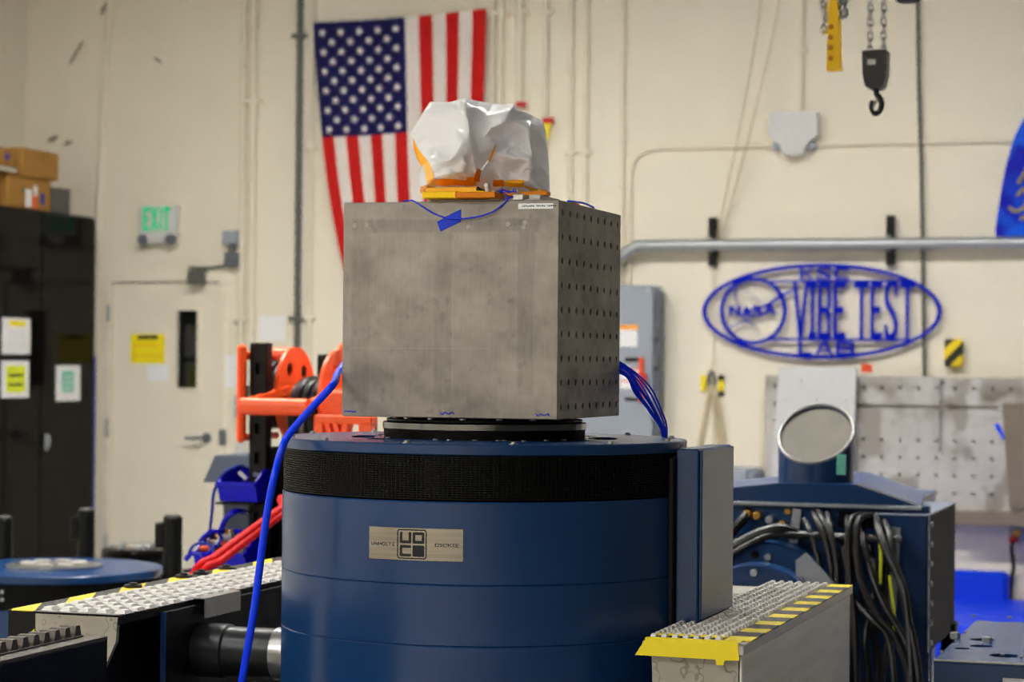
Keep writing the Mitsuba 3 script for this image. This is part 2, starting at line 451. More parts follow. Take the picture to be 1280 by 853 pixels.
for i, (u, v) in enumerate(LAMP_POS):
    t = thing('ceiling_lamp', 'white rectangular high bay lamp hanging above the laboratory, out of view', 'lamp', 'high bay lamps')
    part(t, 'housing', cat(bx(u-.62, u+.62, v-.24, v+.24, LAMP_Z+.012, LAMP_Z+.10), bx(u-.10, u+.10, v-.08, v+.08, LAMP_Z+.10, LAMP_Z+.16)), 'm_lampbody')
    part(t, 'skirt', cat(*[bx(u-.62, u+.62, v+a, v+a+.02, LAMP_Z-.045, LAMP_Z+.02) for a in (-.24, .22)], *[bx(u+a, u+a+.02, v-.24, v+.24, LAMP_Z-.045, LAMP_Z+.02) for a in (-.62, .60)]), 'm_lampbody')  # unseen skirt, added to cut lamp light off the upper wall
    part(t, 'rod', cat(tube([(u-.06, v, LAMP_Z+.15), (u-.06, v, ZC)], .008, 8, 1), tube([(u+.06, v, LAMP_Z+.15), (u+.06, v, ZC)], .008, 8, 1)), 'm_galv')
    k = part(t, 'lens', bx(u-.58, u+.58, v-.20, v+.20, LAMP_Z-.01, LAMP_Z+.014, 0), 'm_white', False)
    scene[k]['emitter'] = {'type': 'area', 'radiance': {'type': 'rgb', 'value': LAMP_RAD}}

# ---------------------------------------------------------------- door
d = struct('door_1', 'cream painted steel door with a narrow window in the back wall', None, None)
leaf = sbox(-6.885, .01, -6.135, 1.965)
lite = sbox(-6.431, 1.297, -6.288, 1.789)
part(d, 'leaf', wallplate(leaf.difference(lite), V1+.055, .045), 'm_wall_paint', False)
part(d, 'frame', cat(wallplate(sbox(-6.94, 0, -6.085, 2.02).difference(sbox(-6.893, -.1, -6.128, 1.972)), V1+.06, .075)), 'm_wall_paint', False)
part(d, 'glazing_bead', wallplate(lite.buffer(.022, join_style=2).difference(lite), V1+.01, .012), 'm_wall_paint', False)
part(d, 'pane', bx(lite.bounds[0]-.004, lite.bounds[2]+.004, V1+.03, V1+.036, lite.bounds[1]-.004, lite.bounds[3]+.004, 0), 'm_pane', False, 'dark narrow window pane')
h = part(d, 'lever_handle', cat(cyl(.032, .016, (-6.215, V1-.006, .985), 'v', 20), tube([(-6.215, V1-.004, .985), (-6.215, V1-.05, .985), (-6.235, V1-.062, .985), (-6.335, V1-.058, .982)], .0105, 8, 4)), 'm_grey_dark', 35, 'dark metal lever handle')
part(d, 'strike', bx(-6.118, -6.072, V1-.024, V1-.0145, .94, 1.04), 'm_grey_dark', False)
for z in (1.77, 1.04, .30):
    part(d, 'hinge', tube([(-6.905, V1-.02, z-.055), (-6.905, V1-.02, z+.055)], .012, 10, 1), 'm_galv', 35, 'metal door hinge')
c = thing('warning_sign', 'yellow notice with black lettering taped to the cream door', 'sign')
part(c, 'sheet', bx(-6.757, -6.518, V1+.006, V1+.0095, 1.452, 1.640, 0), 'm_yellow', False)
part(c, 'heading', bx(-6.708, -6.566, V1+.0045, V1+.0058, 1.606, 1.630, 0), 'm_ink', False)
for k, z in enumerate((1.566, 1.500)):
    part(c, 'text_line', bx(-6.74, -6.54, V1+.0045, V1+.0058, z-.003, z+.003, 0), 'm_amber', False)
single('paper_note', 'small white paper below the yellow notice on the door', 'paper', bx(-6.636, -6.493, V1+.007, V1+.0095, 1.338, 1.448, 0), 'm_white', False)

# ---------------------------------------------------------------- exit sign and alarm
e = thing('exit_sign', 'white emergency exit sign with glowing green letters above the door', 'sign')
zc = 2.345
part(e, 'housing', cat(bx(-6.675, -6.415, V1-.055, V1, 2.262, 2.452, .006), hullm([(u, v, z) for (u, z) in ((-6.655, 2.265), (-6.43, 2.265), (-6.60, 2.216), (-6.485, 2.216)) for v in (V1-.075, V1)])), 'm_offwhite')
for su in (-1, 1):
    part(e, 'lamp_head', lathe([(0, 0), (.034, 0), (.036, .03), (0, .034)], 20, (-6.543+su*.095, V1-.085, 2.235), 'v'), 'm_grey_dark')
for ch, u, w in (('E', -6.648, .044), ('X', -6.594, .052), ('I', -6.530, .012), ('T', -6.504, .048)):
    gl = glyph(ch, w, .150, .016, .026) if ch != 'I' else sbox(0, 0, .016, .150)
    kk = part(e, 'letter', wallplate(affinity.translate(gl, u, 2.293), V1-.0552, .003), 'm_exit', False)
    scene[kk]['emitter'] = {'type': 'area', 'radiance': {'type': 'rgb', 'value': [0.0, .30, .12]}}
a = thing('door_alarm', 'grey alarm box with a dark horn beside the door top', 'alarm')
part(a, 'box', bx(-6.092, -5.992, V1-.06, V1, 2.205, 2.29), 'm_grey_panel')
part(a, 'neck', tube([(-6.04, V1-.03, 2.21), (-6.04, V1-.03, 2.15)], .02, 12, 1), 'm_conduit_grey')
part(a, 'horn', bx(-6.075, -5.985, V1-.07, V1, 2.062, 2.155, .008), 'm_grey_dark')
c = thing('door_contact', 'small grey sensor box over the door with its thin conduit', 'sensor')
part(c, 'box', bx(-6.322, -6.222, V1-.085, V1-.014, 1.952, 2.036), 'm_conduit_grey')
part(c, 'conduit', tube([(-6.34, V1-.02, 2.058), (-6.20, V1-.022, 2.056), (-6.08, V1-.02, 2.072)], .009, 8, 5), 'm_conduit_grey')
for (name, lab, box4, m) in (('wall_paper', 'white sheet pinned high on the wall right of the door', (-5.862, -5.68, 1.60, 1.755), 'm_white'),
                             ('wall_paper', 'white sheet with grey print beside the door frame', (-6.085, -5.965, 1.305, 1.51), 'm_white')):
    single(name, lab, 'paper', bx(box4[0], box4[1], V1-.0025, V1, box4[2], box4[3], 0), m, False)
k = thing('light_switch', 'grey switch box on the wall right of the door handle', 'switch')
part(k, 'box', bx(-6.0, -5.945, V1-.05, V1, 1.115, 1.255), 'm_grey_panel')
part(k, 'plate', bx(-5.985, -5.96, V1-.056, V1-.049, 1.16, 1.21), 'm_white')
single('call_box', 'small white box low on the wall under the grey switch', 'box', bx(-5.99, -5.93, V1-.04, V1, .86, .98), 'm_offwhite', 35)

# ---------------------------------------------------------------- conduits on the wall
def conduit(label, pts, r, m='m_wall_paint', straps=()):
    t = thing('conduit', label, 'conduit')
    part(t, 'pipe', tube(pts, r, 12, 1), m)
    for (u, z) in straps:
        part(t, 'strap', bx(u-r*2.4, u+r*2.4, V1-2*r-.004, V1, z-.012, z+.012, .002), m)
    return t
vz = ZC
conduit('leaning cream painted pipe between the cabinet corner and the door', [(-6.805, V1-.02, vz), (-6.99, V1-.02, 2.25), (-7.0, V1-.02, 0)], .02)
conduit('left of two cream pipes running up beside the alarm box', [(-5.975, V1-.02, vz), (-5.975, V1-.02, 0)], .018, straps=((-5.975, 1.735),))
conduit('right of two cream pipes running up beside the alarm box', [(-5.905, V1-.024, vz), (-5.905, V1-.024, 0)], .023, straps=((-5.905, 3.1),))
conduit('dark grey bare pipe running floor to ceiling left of the flag', [(-5.598, V1-.022, vz), (-5.588, V1-.022, 0)], .02, 'm_conduit_grey', straps=((-5.595, 1.74), (-5.597, 3.5)))
conduit('cream pipe close beside the dark grey pipe left of the flag', [(-5.512, V1-.02, vz), (-5.512, V1-.02, 0)], .016, straps=((-5.512, 1.745), (-5.512, 2.8)))
for u, r, lab in ((-4.325, .015, 'thin cream pipe nearest the right edge of the flag'), (-4.275, .018, 'second cream pipe right of the flag'), (-4.155, .024, 'thick cream pipe, third to the right of the flag'), (-3.99, .018, 'cream pipe behind the right end of the white bag')):
    conduit(lab, [(u, V1-.02, vz), (u, V1-.02, 0)], r, straps=((u, 3.585),))
conduit('left of a close pair of cream pipes above the steel cube', [(-3.83, V1-.018, vz), (-3.83, V1-.018, 0)], .015, straps=((-3.83, 2.74),))
conduit('right of a close pair of cream pipes above the steel cube', [(-3.735, V1-.018, vz), (-3.735, V1-.018, 0)], .015, straps=((-3.735, 2.74),))
conduit('single cream pipe above the right corner of the steel cube', [(-3.508, V1-.018, vz), (-3.508, V1-.018, 1.9)], .013)
conduit('long thin horizontal cream pipe crossing behind the emergency light', [(-.2, V1-.016, 2.75)]+[(-3.28, V1-.016, 2.752), (-3.36, V1-.016, 2.742), (-3.42, V1-.016, 2.71), (-3.455, V1-.016, 2.64), (-3.462, V1-.016, 2.5), (-3.462, V1-.016, 1.95)], .014)
conduit('cream pipe dropping from above into the emergency light', [(-2.44, V1-.016, vz), (-2.44, V1-.016, 2.93)], .013, straps=((-2.44, 3.3),))
conduit('thin cream pipe under the left pipe bracket', [(-2.95, V1-.012, 2.06), (-2.95, V1-.012, .3)], .008)
single('strut_rail', 'short horizontal mounting rail across the pipes right of the flag', 'rail', bx(-4.33, -3.97, V1-.012, V1, 3.565, 3.605), 'm_wall_paint')
t = thing('air_pipe', 'thick galvanized pipe running along the wall above the blue sign', 'pipe')
av = V1-.10
part(t, 'pipe', tube([(-.2, av, 2.172), (-2.0, av, 2.172), (-3.30, av, 2.172), (-3.40, av, 2.160), (-3.475, av, 2.122), (-3.53, av, 2.06), (-3.56, av, 1.97), (-3.565, av, 1.90), (-3.565, av, 1.2)], .034, 20, 4), 'm_galv')
part(t, 'coupling', tube([(-3.565, av, 1.34), (-3.565, av, 1.46)], .042, 20, 1), 'm_galv')
for u in (-2.952, -1.918):
    b = thing('pipe_bracket', 'black strut bracket holding the thick pipe, ' + ('above the left end of the blue sign' if u < -2 else 'above the right half of the blue sign'), 'bracket')
    part(b, 'strut', bx(u-.022, u+.022, V1-.06, V1, 2.052, 2.335), 'm_black')
    part(b, 'clamp', tube([(u, av+.045*math.sin(a), 2.172+.042*math.cos(a)) for a in np.linspace(0, np.pi, 9)]+[(u, V1-.05, 2.13)], .006, 6, 1), 'm_galv')
single('pendant_cable', 'dark twisted cable hanging down the wall right of the chain hoist', 'cable', tube([(-1.80, V1-.03, vz), (-1.775, V1-.03, 3.56), (-1.748, V1-.03, 2.6), (-1.722, V1-.03, 1.42)], .011, 8, 6), 'm_conduit_grey')

# ---------------------------------------------------------------- emergency light box
e = thing('emergency_light', 'white emergency light box with tapered bottom on the back wall', 'emergency light')
pl = Polygon([(-2.615, 2.94), (-2.335, 2.94), (-2.335, 2.80), (-2.395, 2.75), (-2.42, 2.69), (-2.53, 2.69), (-2.555, 2.75), (-2.615, 2.80)]).buffer(-.012).buffer(.012)
part(e, 'housing', wallplate(pl, V1, .09), 'm_offwhite', 25)
for u in (-2.60, -2.35):
    part(e, 'lamp_head', lathe([(0, 0), (.022, 0), (.028, .04), (.022, .045), (0, .045)], 20, (u+(.022 if u < -2.5 else -.022), V1-.06, 2.745), 'v'), 'm_grey_panel', 35, 'small grey lamp head')

# ---------------------------------------------------------------- flag
fl = thing('flag', 'large stars and stripes flag hung vertically on the back wall', 'flag')
def flag_pt(a, b):
    """a across from the left (0..1), b down from the top (0..1)"""
    uL = -5.495 + .155*b + .20*b*b*b
    uR = -4.361 - .10*b*b
    zt = 3.573+.043*a-.012*math.sin(math.pi*a)
    u = uL+(uR-uL)*(a + .012*b*math.sin(9*a+2))
    z = zt - 1.90*b + .03*b*(a-.5)
    v = V1-.045 - .02*math.sin(15*a+1.5*b)*(.25+b) - .012*math.sin(37*a+3*b)*b
    return (u, v, z)
def flag_patch(a0, a1, b0, b1, na, nb, lift=0.):
    A, Bq = np.linspace(a0, a1, na+1), np.linspace(b0, b1, nb+1)
    P = [flag_pt(a, b) for b in Bq for a in A]
    V = np.array([(u, v-lift, z) for (u, v, z) in P]+[(u, v-lift+.0025, z) for (u, v, z) in P])
    n, F = len(P), []
    for j in range(nb):
        for i in range(na):
            q = [j*(na+1)+i, j*(na+1)+i+1, (j+1)*(na+1)+i+1, (j+1)*(na+1)+i]
            F += [(q[0], q[1], q[2]), (q[0], q[2], q[3]), (n+q[0], n+q[2], n+q[1]), (n+q[0], n+q[3], n+q[2])]
    return trimesh.Trimesh(V, F, process=False)
CB = .372
for k in range(13):
    red = k % 2 == 0
    part(fl, 'stripe', flag_patch(k/13, (k+1)/13, CB if k < 7 else 0, 1, 4, 24), 'm_flag_red' if red else 'm_flag_white', True, 'red stripe' if red else 'white stripe')
part(fl, 'canton', flag_patch(0, 7/13, 0, CB, 24, 16), 'm_flag_blue', True, 'dark blue canton')
for r in range(11):
    for q in range(5 if r % 2 == 0 else 4):
        a0 = 7/13*(.10+.80*(q+(0 if r % 2 == 0 else .5))/4)
        b0 = CB*(.095+.845*r/10)
        sa, sb = .026, .0155
        ring = []
        for i in range(10):
            th = math.pi*i/5
            rr = 1. if i % 2 == 0 else .42
            u, v, z = flag_pt(a0+sa*rr*math.cos(th), b0+sb*rr*math.sin(th))
            ring.append((u, v-.004, z))
        u, v, z = flag_pt(a0, b0)
        V = np.array([(u, v-.004, z)]+ring)
        part(fl, 'star', trimesh.Trimesh(V, [(0, 1+i, 1+(i+1) % 10) for i in range(10)], process=False), 'm_flag_white', False)

# small pennants behind the bag
p = thing('pennant', 'small yellow paper pennant with a red top, behind the bag', 'pennant')
part(p, 'cloth', wallplate(Polygon([(-3.995, 2.915), (-3.945, 2.915), (-3.958, 2.83), (-4.0, 2.76)]), V1-.045, .004), 'm_yellow', False)
part(p, 'cap', bx(-4.0, -3.93, V1-.055, V1-.035, 2.91, 2.945), 'm_red', False)
single('red_tag', 'small red tag on the pipe just above the white bag', 'tag', bx(-4.17, -4.10, V1-.052, V1-.04, 3.015, 3.045), 'm_red', False)

# ---------------------------------------------------------------- disconnect panel
p = thing('disconnect_panel', 'grey electrical disconnect panel behind the right edge of the steel cube', 'electrical panel')
part(p, 'enclosure', bx(-3.90, -3.265, V1-.20, V1, .62, 1.935, .008), 'm_grey_panel')
part(p, 'door_flange', bx(-3.265, -3.235, V1-.17, V1-.05, .66, 1.90), 'm_grey_dark')
for z in (1.66, 1.49, 1.02):
    part(p, 'latch', bx(-3.262, -3.238, V1-.215, V1-.17, z-.03, z+.03), 'm_grey_dark')
pv = V1-.2
def panelbox(n, x0, y0, x1, y1, m, lab=None, t=.003):
    part(p, n, bx(x0, x1, pv-t, pv+.001, y0, y1, 0), m, False, lab)
panelbox('warning_label', -3.465, 1.575, -3.36, 1.675, 'm_white', 'white label with an orange band')
panelbox('label_band', -3.467, 1.675, -3.355, 1.704, 'm_amber')
panelbox('nameplate', -3.60, 1.648, -3.478, 1.695, 'm_ink', 'black nameplate')
panelbox('nameplate', -3.432, 1.488, -3.345, 1.512, 'm_ink', 'black nameplate')
panelbox('instruction_label', -3.46, 1.33, -3.335, 1.452, 'm_white', 'white label with red lines')
for z in (1.446, 1.42, 1.375):
    part(p, 'label_line', bx(-3.455, -3.34, pv-.0045, pv-.0028, z-.004, z+.004, 0), 'm_red', False)
panelbox('side_label', -3.60, 1.24, -3.487, 1.56, 'm_white', 'tall white label')
panelbox('rating_plate', -3.43, 1.258, -3.345, 1.28, 'm_ink')
hk = part(p, 'handle', cat(bx(-3.342, -3.318, pv-.03, pv+.001, 1.255, 1.515), tube([(-3.325, pv-.02, 1.30), (-3.325, pv-.05, 1.33), (-3.315, pv-.055, 1.44)], .008, 8, 4)), 'm_redorange', 35, 'red operating handle')
part(p, 'handle_knob', lathe([(0, 0), (.026, 0), (.032, .014), (.026, .03), (0, .034)], 20, (-3.315, pv-.075, 1.395), 'v'), 'm_red', 35)
for u, z in ((-3.48, 1.905), (-3.295, 1.905)):
    part(p, 'screw', cyl(.012, .005, (u, pv-.005, z), 'v', 12), 'm_galv')

# ---------------------------------------------------------------- blue oval sign
sg = thing('oval_sign', 'blue cut metal oval sign reading KSC VIBE TEST LAB on the back wall', 'sign')
sv, st = V1-.045, .012
ecx, ecz, ea, eb = -2.316, 1.788, .692, .275
ell = affinity.scale(Point(0, 0).buffer(1, quad_segs=24), ea, eb)
ring = affinity.translate(ell.difference(affinity.scale(Point(0, 0).buffer(1, quad_segs=24), ea-.024, eb-.023)), ecx, ecz)
part(sg, 'oval_frame', wallplate(ring, sv, st), 'm_blue_sign', 25)
ccu, ccz, cr = -2.706, 1.79, .197
rails = unary_union([sbox(ccu+.1, 1.953, -1.775, 1.967), sbox(ccu+.1, 1.619, -1.775, 1.633)]).difference(Point(ccu, ccz).buffer(cr-.004))
part(sg, 'rail', wallplate(rails, sv, st), 'm_blue_sign', False)
for txt, us, z, h, ww, t_, b_ in (('VIBE', (-2.474, -2.382, -2.326, -2.238), 1.630, .330, {'V': .092, 'I': .046, 'B': .072, 'E': .070}, .020, .036),
                                  ('TEST', (-2.118, -2.026, -1.946, -1.858), 1.630, .330, {'T': .082, 'E': .068, 'S': .074}, .020, .037),
                                  ('KSC', (-2.434, -2.338, -2.234), 1.970, .068, {'K': .082, 'S': .084, 'C': .082}, .018, .014),
                                  ('LAB', (-2.440, -2.346, -2.222), 1.537, .079, {'L': .080, 'A': .112, 'B': .104}, .019, .016)):
    for ch, u in zip(txt, us):
        part(sg, 'letter', wallplate(affinity.translate(glyph(ch, ww[ch], h, t_, b_), u, z), sv-.0004, st), 'm_blue_sign', False)
em = part(sg, 'emblem_ring', wallplate(Point(ccu, ccz).buffer(cr, quad_segs=20).difference(Point(ccu, ccz).buffer(cr-.022, quad_segs=20)), sv-.0003, st), 'm_blue_sign', 25)
arc = [(ccu-.045, 1.788), (ccu+.03, 1.80), (ccu+.10, 1.83), (ccu+.16, 1.868), (ccu+.24, 1.918)]
sw = Polygon([(x, z-.007) for x, z in arc]+[(x, z+w) for (x, z), w in reversed(list(zip(arc, (.004, .008, .014, .016, .002))))])
part(sg, 'emblem_swoosh', wallplate(sw, sv-.0006, st), 'm_blue_sign', False)
for (pts, w) in (([(ccu-.11, 1.925), (ccu-.10, 1.86), (ccu-.09, 1.80), (ccu-.05, 1.74), (ccu+.02, 1.70)], .006), ([(ccu-.06, 1.91), (ccu, 1.88), (ccu+.05, 1.84)], .004), ([(ccu-.14, 1.69), (ccu-.05, 1.735), (ccu, 1.76)], .006)):
    part(sg, 'emblem_orbit', wallplate(LineString(spline(pts, 6)[:, :2]).buffer(w/2), sv-.0002, st), 'm_blue_sign', False)
for ch, u, w, z in (('N', -2.848, .068, 1.760), ('A', -2.778, .066, 1.752), ('S', -2.708, .058, 1.760), ('A', -2.645, .074, 1.768)):
    part(sg, 'emblem_letter', wallplate(affinity.translate(glyph(ch, w, .060, .018, .016), u, z), sv-.0007, st), 'm_blue_sign', False)
for u, z in ((ecx-.5, ecz+.175), (ecx+.5, ecz+.175), (ecx-.5, ecz-.18), (ecx+.5, ecz-.18)):
    part(sg, 'standoff', tube([(u, sv, z), (u, V1, z)], .006, 8, 1), 'm_galv')

# ---------------------------------------------------------------- bumper block, sticker, board on the pipe
single('bumper_block', 'yellow and black striped foam bumper on the wall right of the sign', 'bumper', bx(-1.606, -1.508, V1-.07, V1, 1.477, 1.632, .01), 'm_haz_wall')
single('red_sticker', 'small red sticker on the wall below the oval sign', 'sticker', bx(-2.085, -2.022, V1-.003, V1, 1.440, 1.487, 0), 'm_redorange', False)
b = thing('painted_board', 'glossy blue painted board standing on the pipe at the right edge', 'board')
prof = [(-1.318, 2.208), (-1.325, 2.235), (-1.300, 2.42), (-1.262, 2.62), (-1.205, 2.80), (-1.10, 2.95), (-.95, 3.02), (-.80, 2.95), (-.70, 2.80), (-.64, 2.62), (-.60, 2.42), (-.575, 2.235), (-.585, 2.208)]
part(b, 'panel', wallplate(Polygon(spline(prof[1:-1], 5)[:, :2].tolist()+[prof[-1], prof[0]]), V1-.08, .03), 'm_board', 25)
for pts in ([(-1.20, 2.50), (-1.165, 2.56), (-1.13, 2.64), (-1.10, 2.60)], [(-1.25, 2.37), (-1.215, 2.345), (-1.17, 2.365), (-1.15, 2.42), (-1.17, 2.47), (-1.205, 2.43)], [(-1.19, 2.30), (-1.13, 2.33), (-1.06, 2.36)], [(-1.12, 2.47), (-1.05, 2.52), (-1.0, 2.62)]):
    part(b, 'scroll', tube([(u, V1-.111, z) for u, z in pts], .012, 6, 5), 'm_scroll', 35, 'painted gold grey scroll')

# ---------------------------------------------------------------- straps and clips on the wall
t = thing('sling_strap', 'tan lifting straps hanging from a grey clip on the back wall', 'strap')
for pts in ([(-2.962, V1-.03, 1.36), (-2.985, V1-.03, 1.22), (-3.025, V1-.03, .98), (-3.03, V1-.03, .8)], [(-2.955, V1-.03, 1.36), (-2.935, V1-.03, 1.2), (-2.915, V1-.03, 1.08), (-2.885, V1-.03, .9)], [(-2.945, V1-.03, 1.36), (-2.90, V1-.03, 1.2), (-2.88, V1-.03, 1.02), (-2.90, V1-.03, .9)]):
    part(t, 'strap', tube(pts, .011, 6, 6), 'm_string')
part(t, 'clip', tube([(-2.965, V1-.03, 1.33), (-2.972, V1-.03, 1.40), (-2.957, V1-.03, 1.435), (-2.94, V1-.03, 1.40), (-2.945, V1-.03, 1.33)], .009, 8, 6), 'm_conduit_grey', 35, 'grey metal clip')
single('ratchet_tool', 'yellow handled tool hanging left of the grey strap clip', 'tool', cat(bx(-3.02, -2.99, V1-.03, V1, 1.32, 1.415, .006)), 'm_yellow')
r = thing('utility_knife', 'yellow and black handled tool hanging right of the grey strap clip', 'tool')
part(r, 'grip', bx(-2.915, -2.885, V1-.03, V1, 1.32, 1.385, .006), 'm_yellow')
part(r, 'cap', cat(bx(-2.917, -2.883, V1-.032, V1, 1.384, 1.415, .006), bx(-2.914, -2.886, V1-.028, V1, 1.295, 1.322, .006)), 'm_black')
for i, (q, lab) in enumerate((([(-2.46, 12.0, 4.6), (-2.57, 12.3, 3.62), (-2.75, 12.6, 2.9), (-2.93, 12.77, 2.21), (-2.955, 12.79, 2.0), (-2.95, 12.785, 1.43)], 'left of two thin tan cords slanting down to the pipe bracket'), ([(-2.36, 12.0, 4.6), (-2.46, 12.3, 3.65), (-2.68, 12.6, 2.9), (-2.90, 12.77, 2.21), (-2.93, 12.79, 2.05)], 'right of two thin tan cords slanting down to the pipe bracket'))):
    single('hanging_cord', lab, 'cord', tube([(q[0][0]+.1, 11.9, ZC)]+q, .0045, 6, 6), 'm_string')

# ---------------------------------------------------------------- steel plates against the wall
def plate_holes(m, pts, v0, v1, r):
    c0 = [man(lathe([(0, 0), (r, 0), (r, v1-v0), (0, v1-v0)], 10, (u, v0, z), 'v')) for u, z in pts]
    return man(m) - m3.Manifold.compose(c0)
p = thing('steel_plate', 'large stained grey steel plate with holes and slots against the back wall', 'plate')
m = bx(-2.608, -.75, V1-.17, V1-.09, .595, 1.418, .004)
hp = [(-2.55+.102*i, .67+.098*j) for i in range(18) for j in range(8) if not (j in (5, 6) and -2.2 < -2.55+.102*i < -1.2)]
q = plate_holes(m, hp, V1-.19, V1-.13, .011)
for (a0, a1, b0, b1) in ((-2.13, -1.29, 1.238, 1.262), (-1.618, -1.585, .99, 1.40)):
    q = q - man(bx(a0, a1, V1-.19, V1-.135, b0, b1, 0))
part(p, 'plate', unman(q), 'm_plate', False)
part(p, 'slot_bolt', cyl(.02, .03, (-2.10, V1-.20, 1.285), 'v', 12), 'm_galv')
for u in (-2.3, -1.1):
    part(p, 'bracket', bx(u-.05, u+.05, V1-.19, V1, .555, .597), 'm_conduit_grey')
p = thing('fixture_plate', 'smaller pale aluminium plate with holes leaning before the large steel plate', 'plate')
pl = Polygon([(-2.585, .50), (-2.10, .50), (-2.075, 1.47), (-2.515, 1.47)])
m = wallplate(pl, V1-.20, .03)
hp = [(-2.47+.085*i, .62+.11*j) for i in range(5) for j in range(8) if pl.buffer(-.03).contains(Point(-2.47+.085*i, .62+.11*j)) and (i+j) % 2 == 0]
part(p, 'plate', unman(plate_holes(m, hp, V1-.26, V1-.215, .009)), 'm_plate_light', False)
part(p, 'foot', bx(-2.56, -2.12, V1-.27, V1-.19, .0, .50), 'm_grey_dark')
p = thing('dark_plate', 'dark grey steel plate with a slanted edge at the right edge', 'plate')
part(p, 'plate', wallplate(Polygon([(-1.27, 1.275), (-.78, 1.275), (-.78, .70), (-1.225, .70)]), V1-.18, .03), 'm_plate_brown', False)
single('blue_tape_strip', 'strip of bright blue tape on the steel plate edge', 'tape', wallplate(Polygon([(-1.318, 1.155), (-1.29, 1.165), (-1.258, 1.09), (-1.262, 1.068)]), V1-.171, .003), 'm_blue_cable', False)
single('angle_bar', 'brown steel bar lying along the foot of the steel plate', 'bar', bx(-1.52, -.7, V1-.235, V1-.172, .598, .675), 'm_plate_brown')
k = thing('wall_outlet', 'grey power outlet low on the wall right of the blue machine', 'outlet')
part(k, 'box', bx(-1.245, -1.16, V1-.05, V1, .50, .585), 'm_grey_panel')
part(k, 'socket', cyl(.022, .012, (-1.20, V1-.062, .55), 'v', 16), 'm_brass')
k = thing('power_plug', 'red power plug with its black cord in the wall outlet', 'plug')
part(k, 'plug', cyl(.024, .07, (-1.215, V1-.12, .515), 'v', 16), 'm_red')
part(k, 'cord', tube([(-1.215, V1-.11, .51), (-1.22, V1-.14, .46), (-1.215, V1-.06, .36), (-1.235, V1-.03, .24), (-1.23, V1-.05, .02)], .012, 8, 6), 'm_black')
m = thing('floor_mat', 'bright blue folded gym mat on the floor before the back wall', 'mat')
part(m, 'pad', bx(-1.75, -.4, 11.25, 12.70, .002, .185, .03), 'm_blue_mat')
part(m, 'backrest', bx(-1.75, -1.235, 12.62, 12.78, .15, .335, .025), 'm_blue_mat')
part(m, 'fold', bx(-1.75, -.4, 11.9, 11.93, .17, .19, .008), 'm_blue_mat')
single('grey_cabinet', 'low grey metal cabinet behind the blue machine', 'cabinet', cat(bx(-3.15, -2.66, V1-.42, V1-.02, .0, .885, .006), bx(-2.655, -2.63, V1-.40, V1-.05, .0, .87)), 'm_grey_panel')

# ---------------------------------------------------------------- black cabinet on the left
c = thing('storage_cabinet', 'tall glossy black double door cabinet on the left side', 'cabinet')
cv0, cv1 = 11.275, 12.60
part(c, 'body', bx(-7.50, -6.925, cv0, cv1, .0, 2.372, .006), 'm_black')
for i, (a, b2) in enumerate(((cv0+.008, 11.932), (11.940, cv1-.008))):
    dk = part(c, 'door', bx(-6.9245, -6.90, a, b2, .06, 2.362, .004), 'm_black_gloss')
part(c, 'latch', cat(bx(-6.899, -6.890, 11.982, 12.018, .92, 1.02, .004), tube([(-6.89, 12.0, .94), (-6.875, 12.0, .95), (-6.875, 12.0, 1.0), (-6.89, 12.0, 1.01)], .006, 6, 3)), 'm_galv', 35, 'silver door latch')
for (lab, v0, v1, z0, z1, m2, y0, y1, w0, w1) in (
        ('white notice with a yellow heading, upper on the left cabinet door', 11.486, 11.80, 1.500, 1.714, 'm_yellow', 11.56, 11.74, 1.665, 1.698),
        ('white notice with a bright yellow block, lower on the left cabinet door', 11.482, 11.79, 1.243, 1.462, 'm_yellow_green', 11.53, 11.745, 1.275, 1.432),
        ('white notice with a teal block on the right cabinet door', 12.115, 12.41, 1.216, 1.435, 'm_teal', 12.18, 12.33, 1.27, 1.40)):
    k = thing('cabinet_notice', lab, 'notice')
    part(k, 'sheet', bx(-6.8999, -6.896, v0, v1, z0, z1, 0), 'm_white', False)
    part(k, 'colour_block', bx(-6.896, -6.8950, y0, y1, w0, w1, 0), m2, False)
    if 'heading' in lab:
        for z in (1.63, 1.60, 1.57, 1.54):
            part(k, 'text_line', bx(-6.896, -6.8952, 11.53, 11.76, z-.003, z+.003, 0), 'm_offwhite', False)
    elif 'bright' in lab:
        for z in (1.375, 1.32):
            part(k, 'text_line', bx(-6.8952, -6.8944, 11.555, 11.72, z-.008, z+.008, 0), 'm_ink', False)
    else:
        for z in (1.365, 1.33, 1.295):
            part(k, 'text_line', bx(-6.8952, -6.8944, 12.20, 12.31, z-.004, z+.004, 0), 'm_white', False)
single('blue_board', 'narrow blue board standing between the black cabinet and the door', 'board', bx(-6.955, -6.925, 12.615, 12.665, .0, 1.49, .002), 'm_blue_strip')
# boxes on the cabinet
def carton(name, lab, u0, u1, v0, v1, z0, z1):
    t = thing(name, lab, 'box')
    part(t, 'carton', bx(u0, u1, v0, v1, z0, z1, .006), 'm_cardboard')
    part(t, 'flap_seam', bx(u0+.01, u1+.0015, (v0+v1)/2-.002, (v0+v1)/2+.002, z1-.002, z1+.0015, 0), 'm_ink', False)
    return t
t = carton('cardboard_box', 'lower brown cardboard box with small stickers on the black cabinet', -7.36, -6.94, 11.60, 12.10, 2.3725, 2.565)
for (v0, v1, z0, z1, m2) in ((11.80, 11.87, 2.385, 2.49, 'm_white'), (11.885, 11.93, 2.38, 2.46, 'm_redorange'), (11.90, 11.935, 2.46, 2.52, 'm_white'), (11.98, 12.02, 2.41, 2.48, 'm_blue_strip'), (11.765, 11.785, 2.47, 2.50, 'm_green')):
    part(t, 'sticker', bx(-6.9405, -6.938, v0, v1, z0, z1, 0), m2, False)
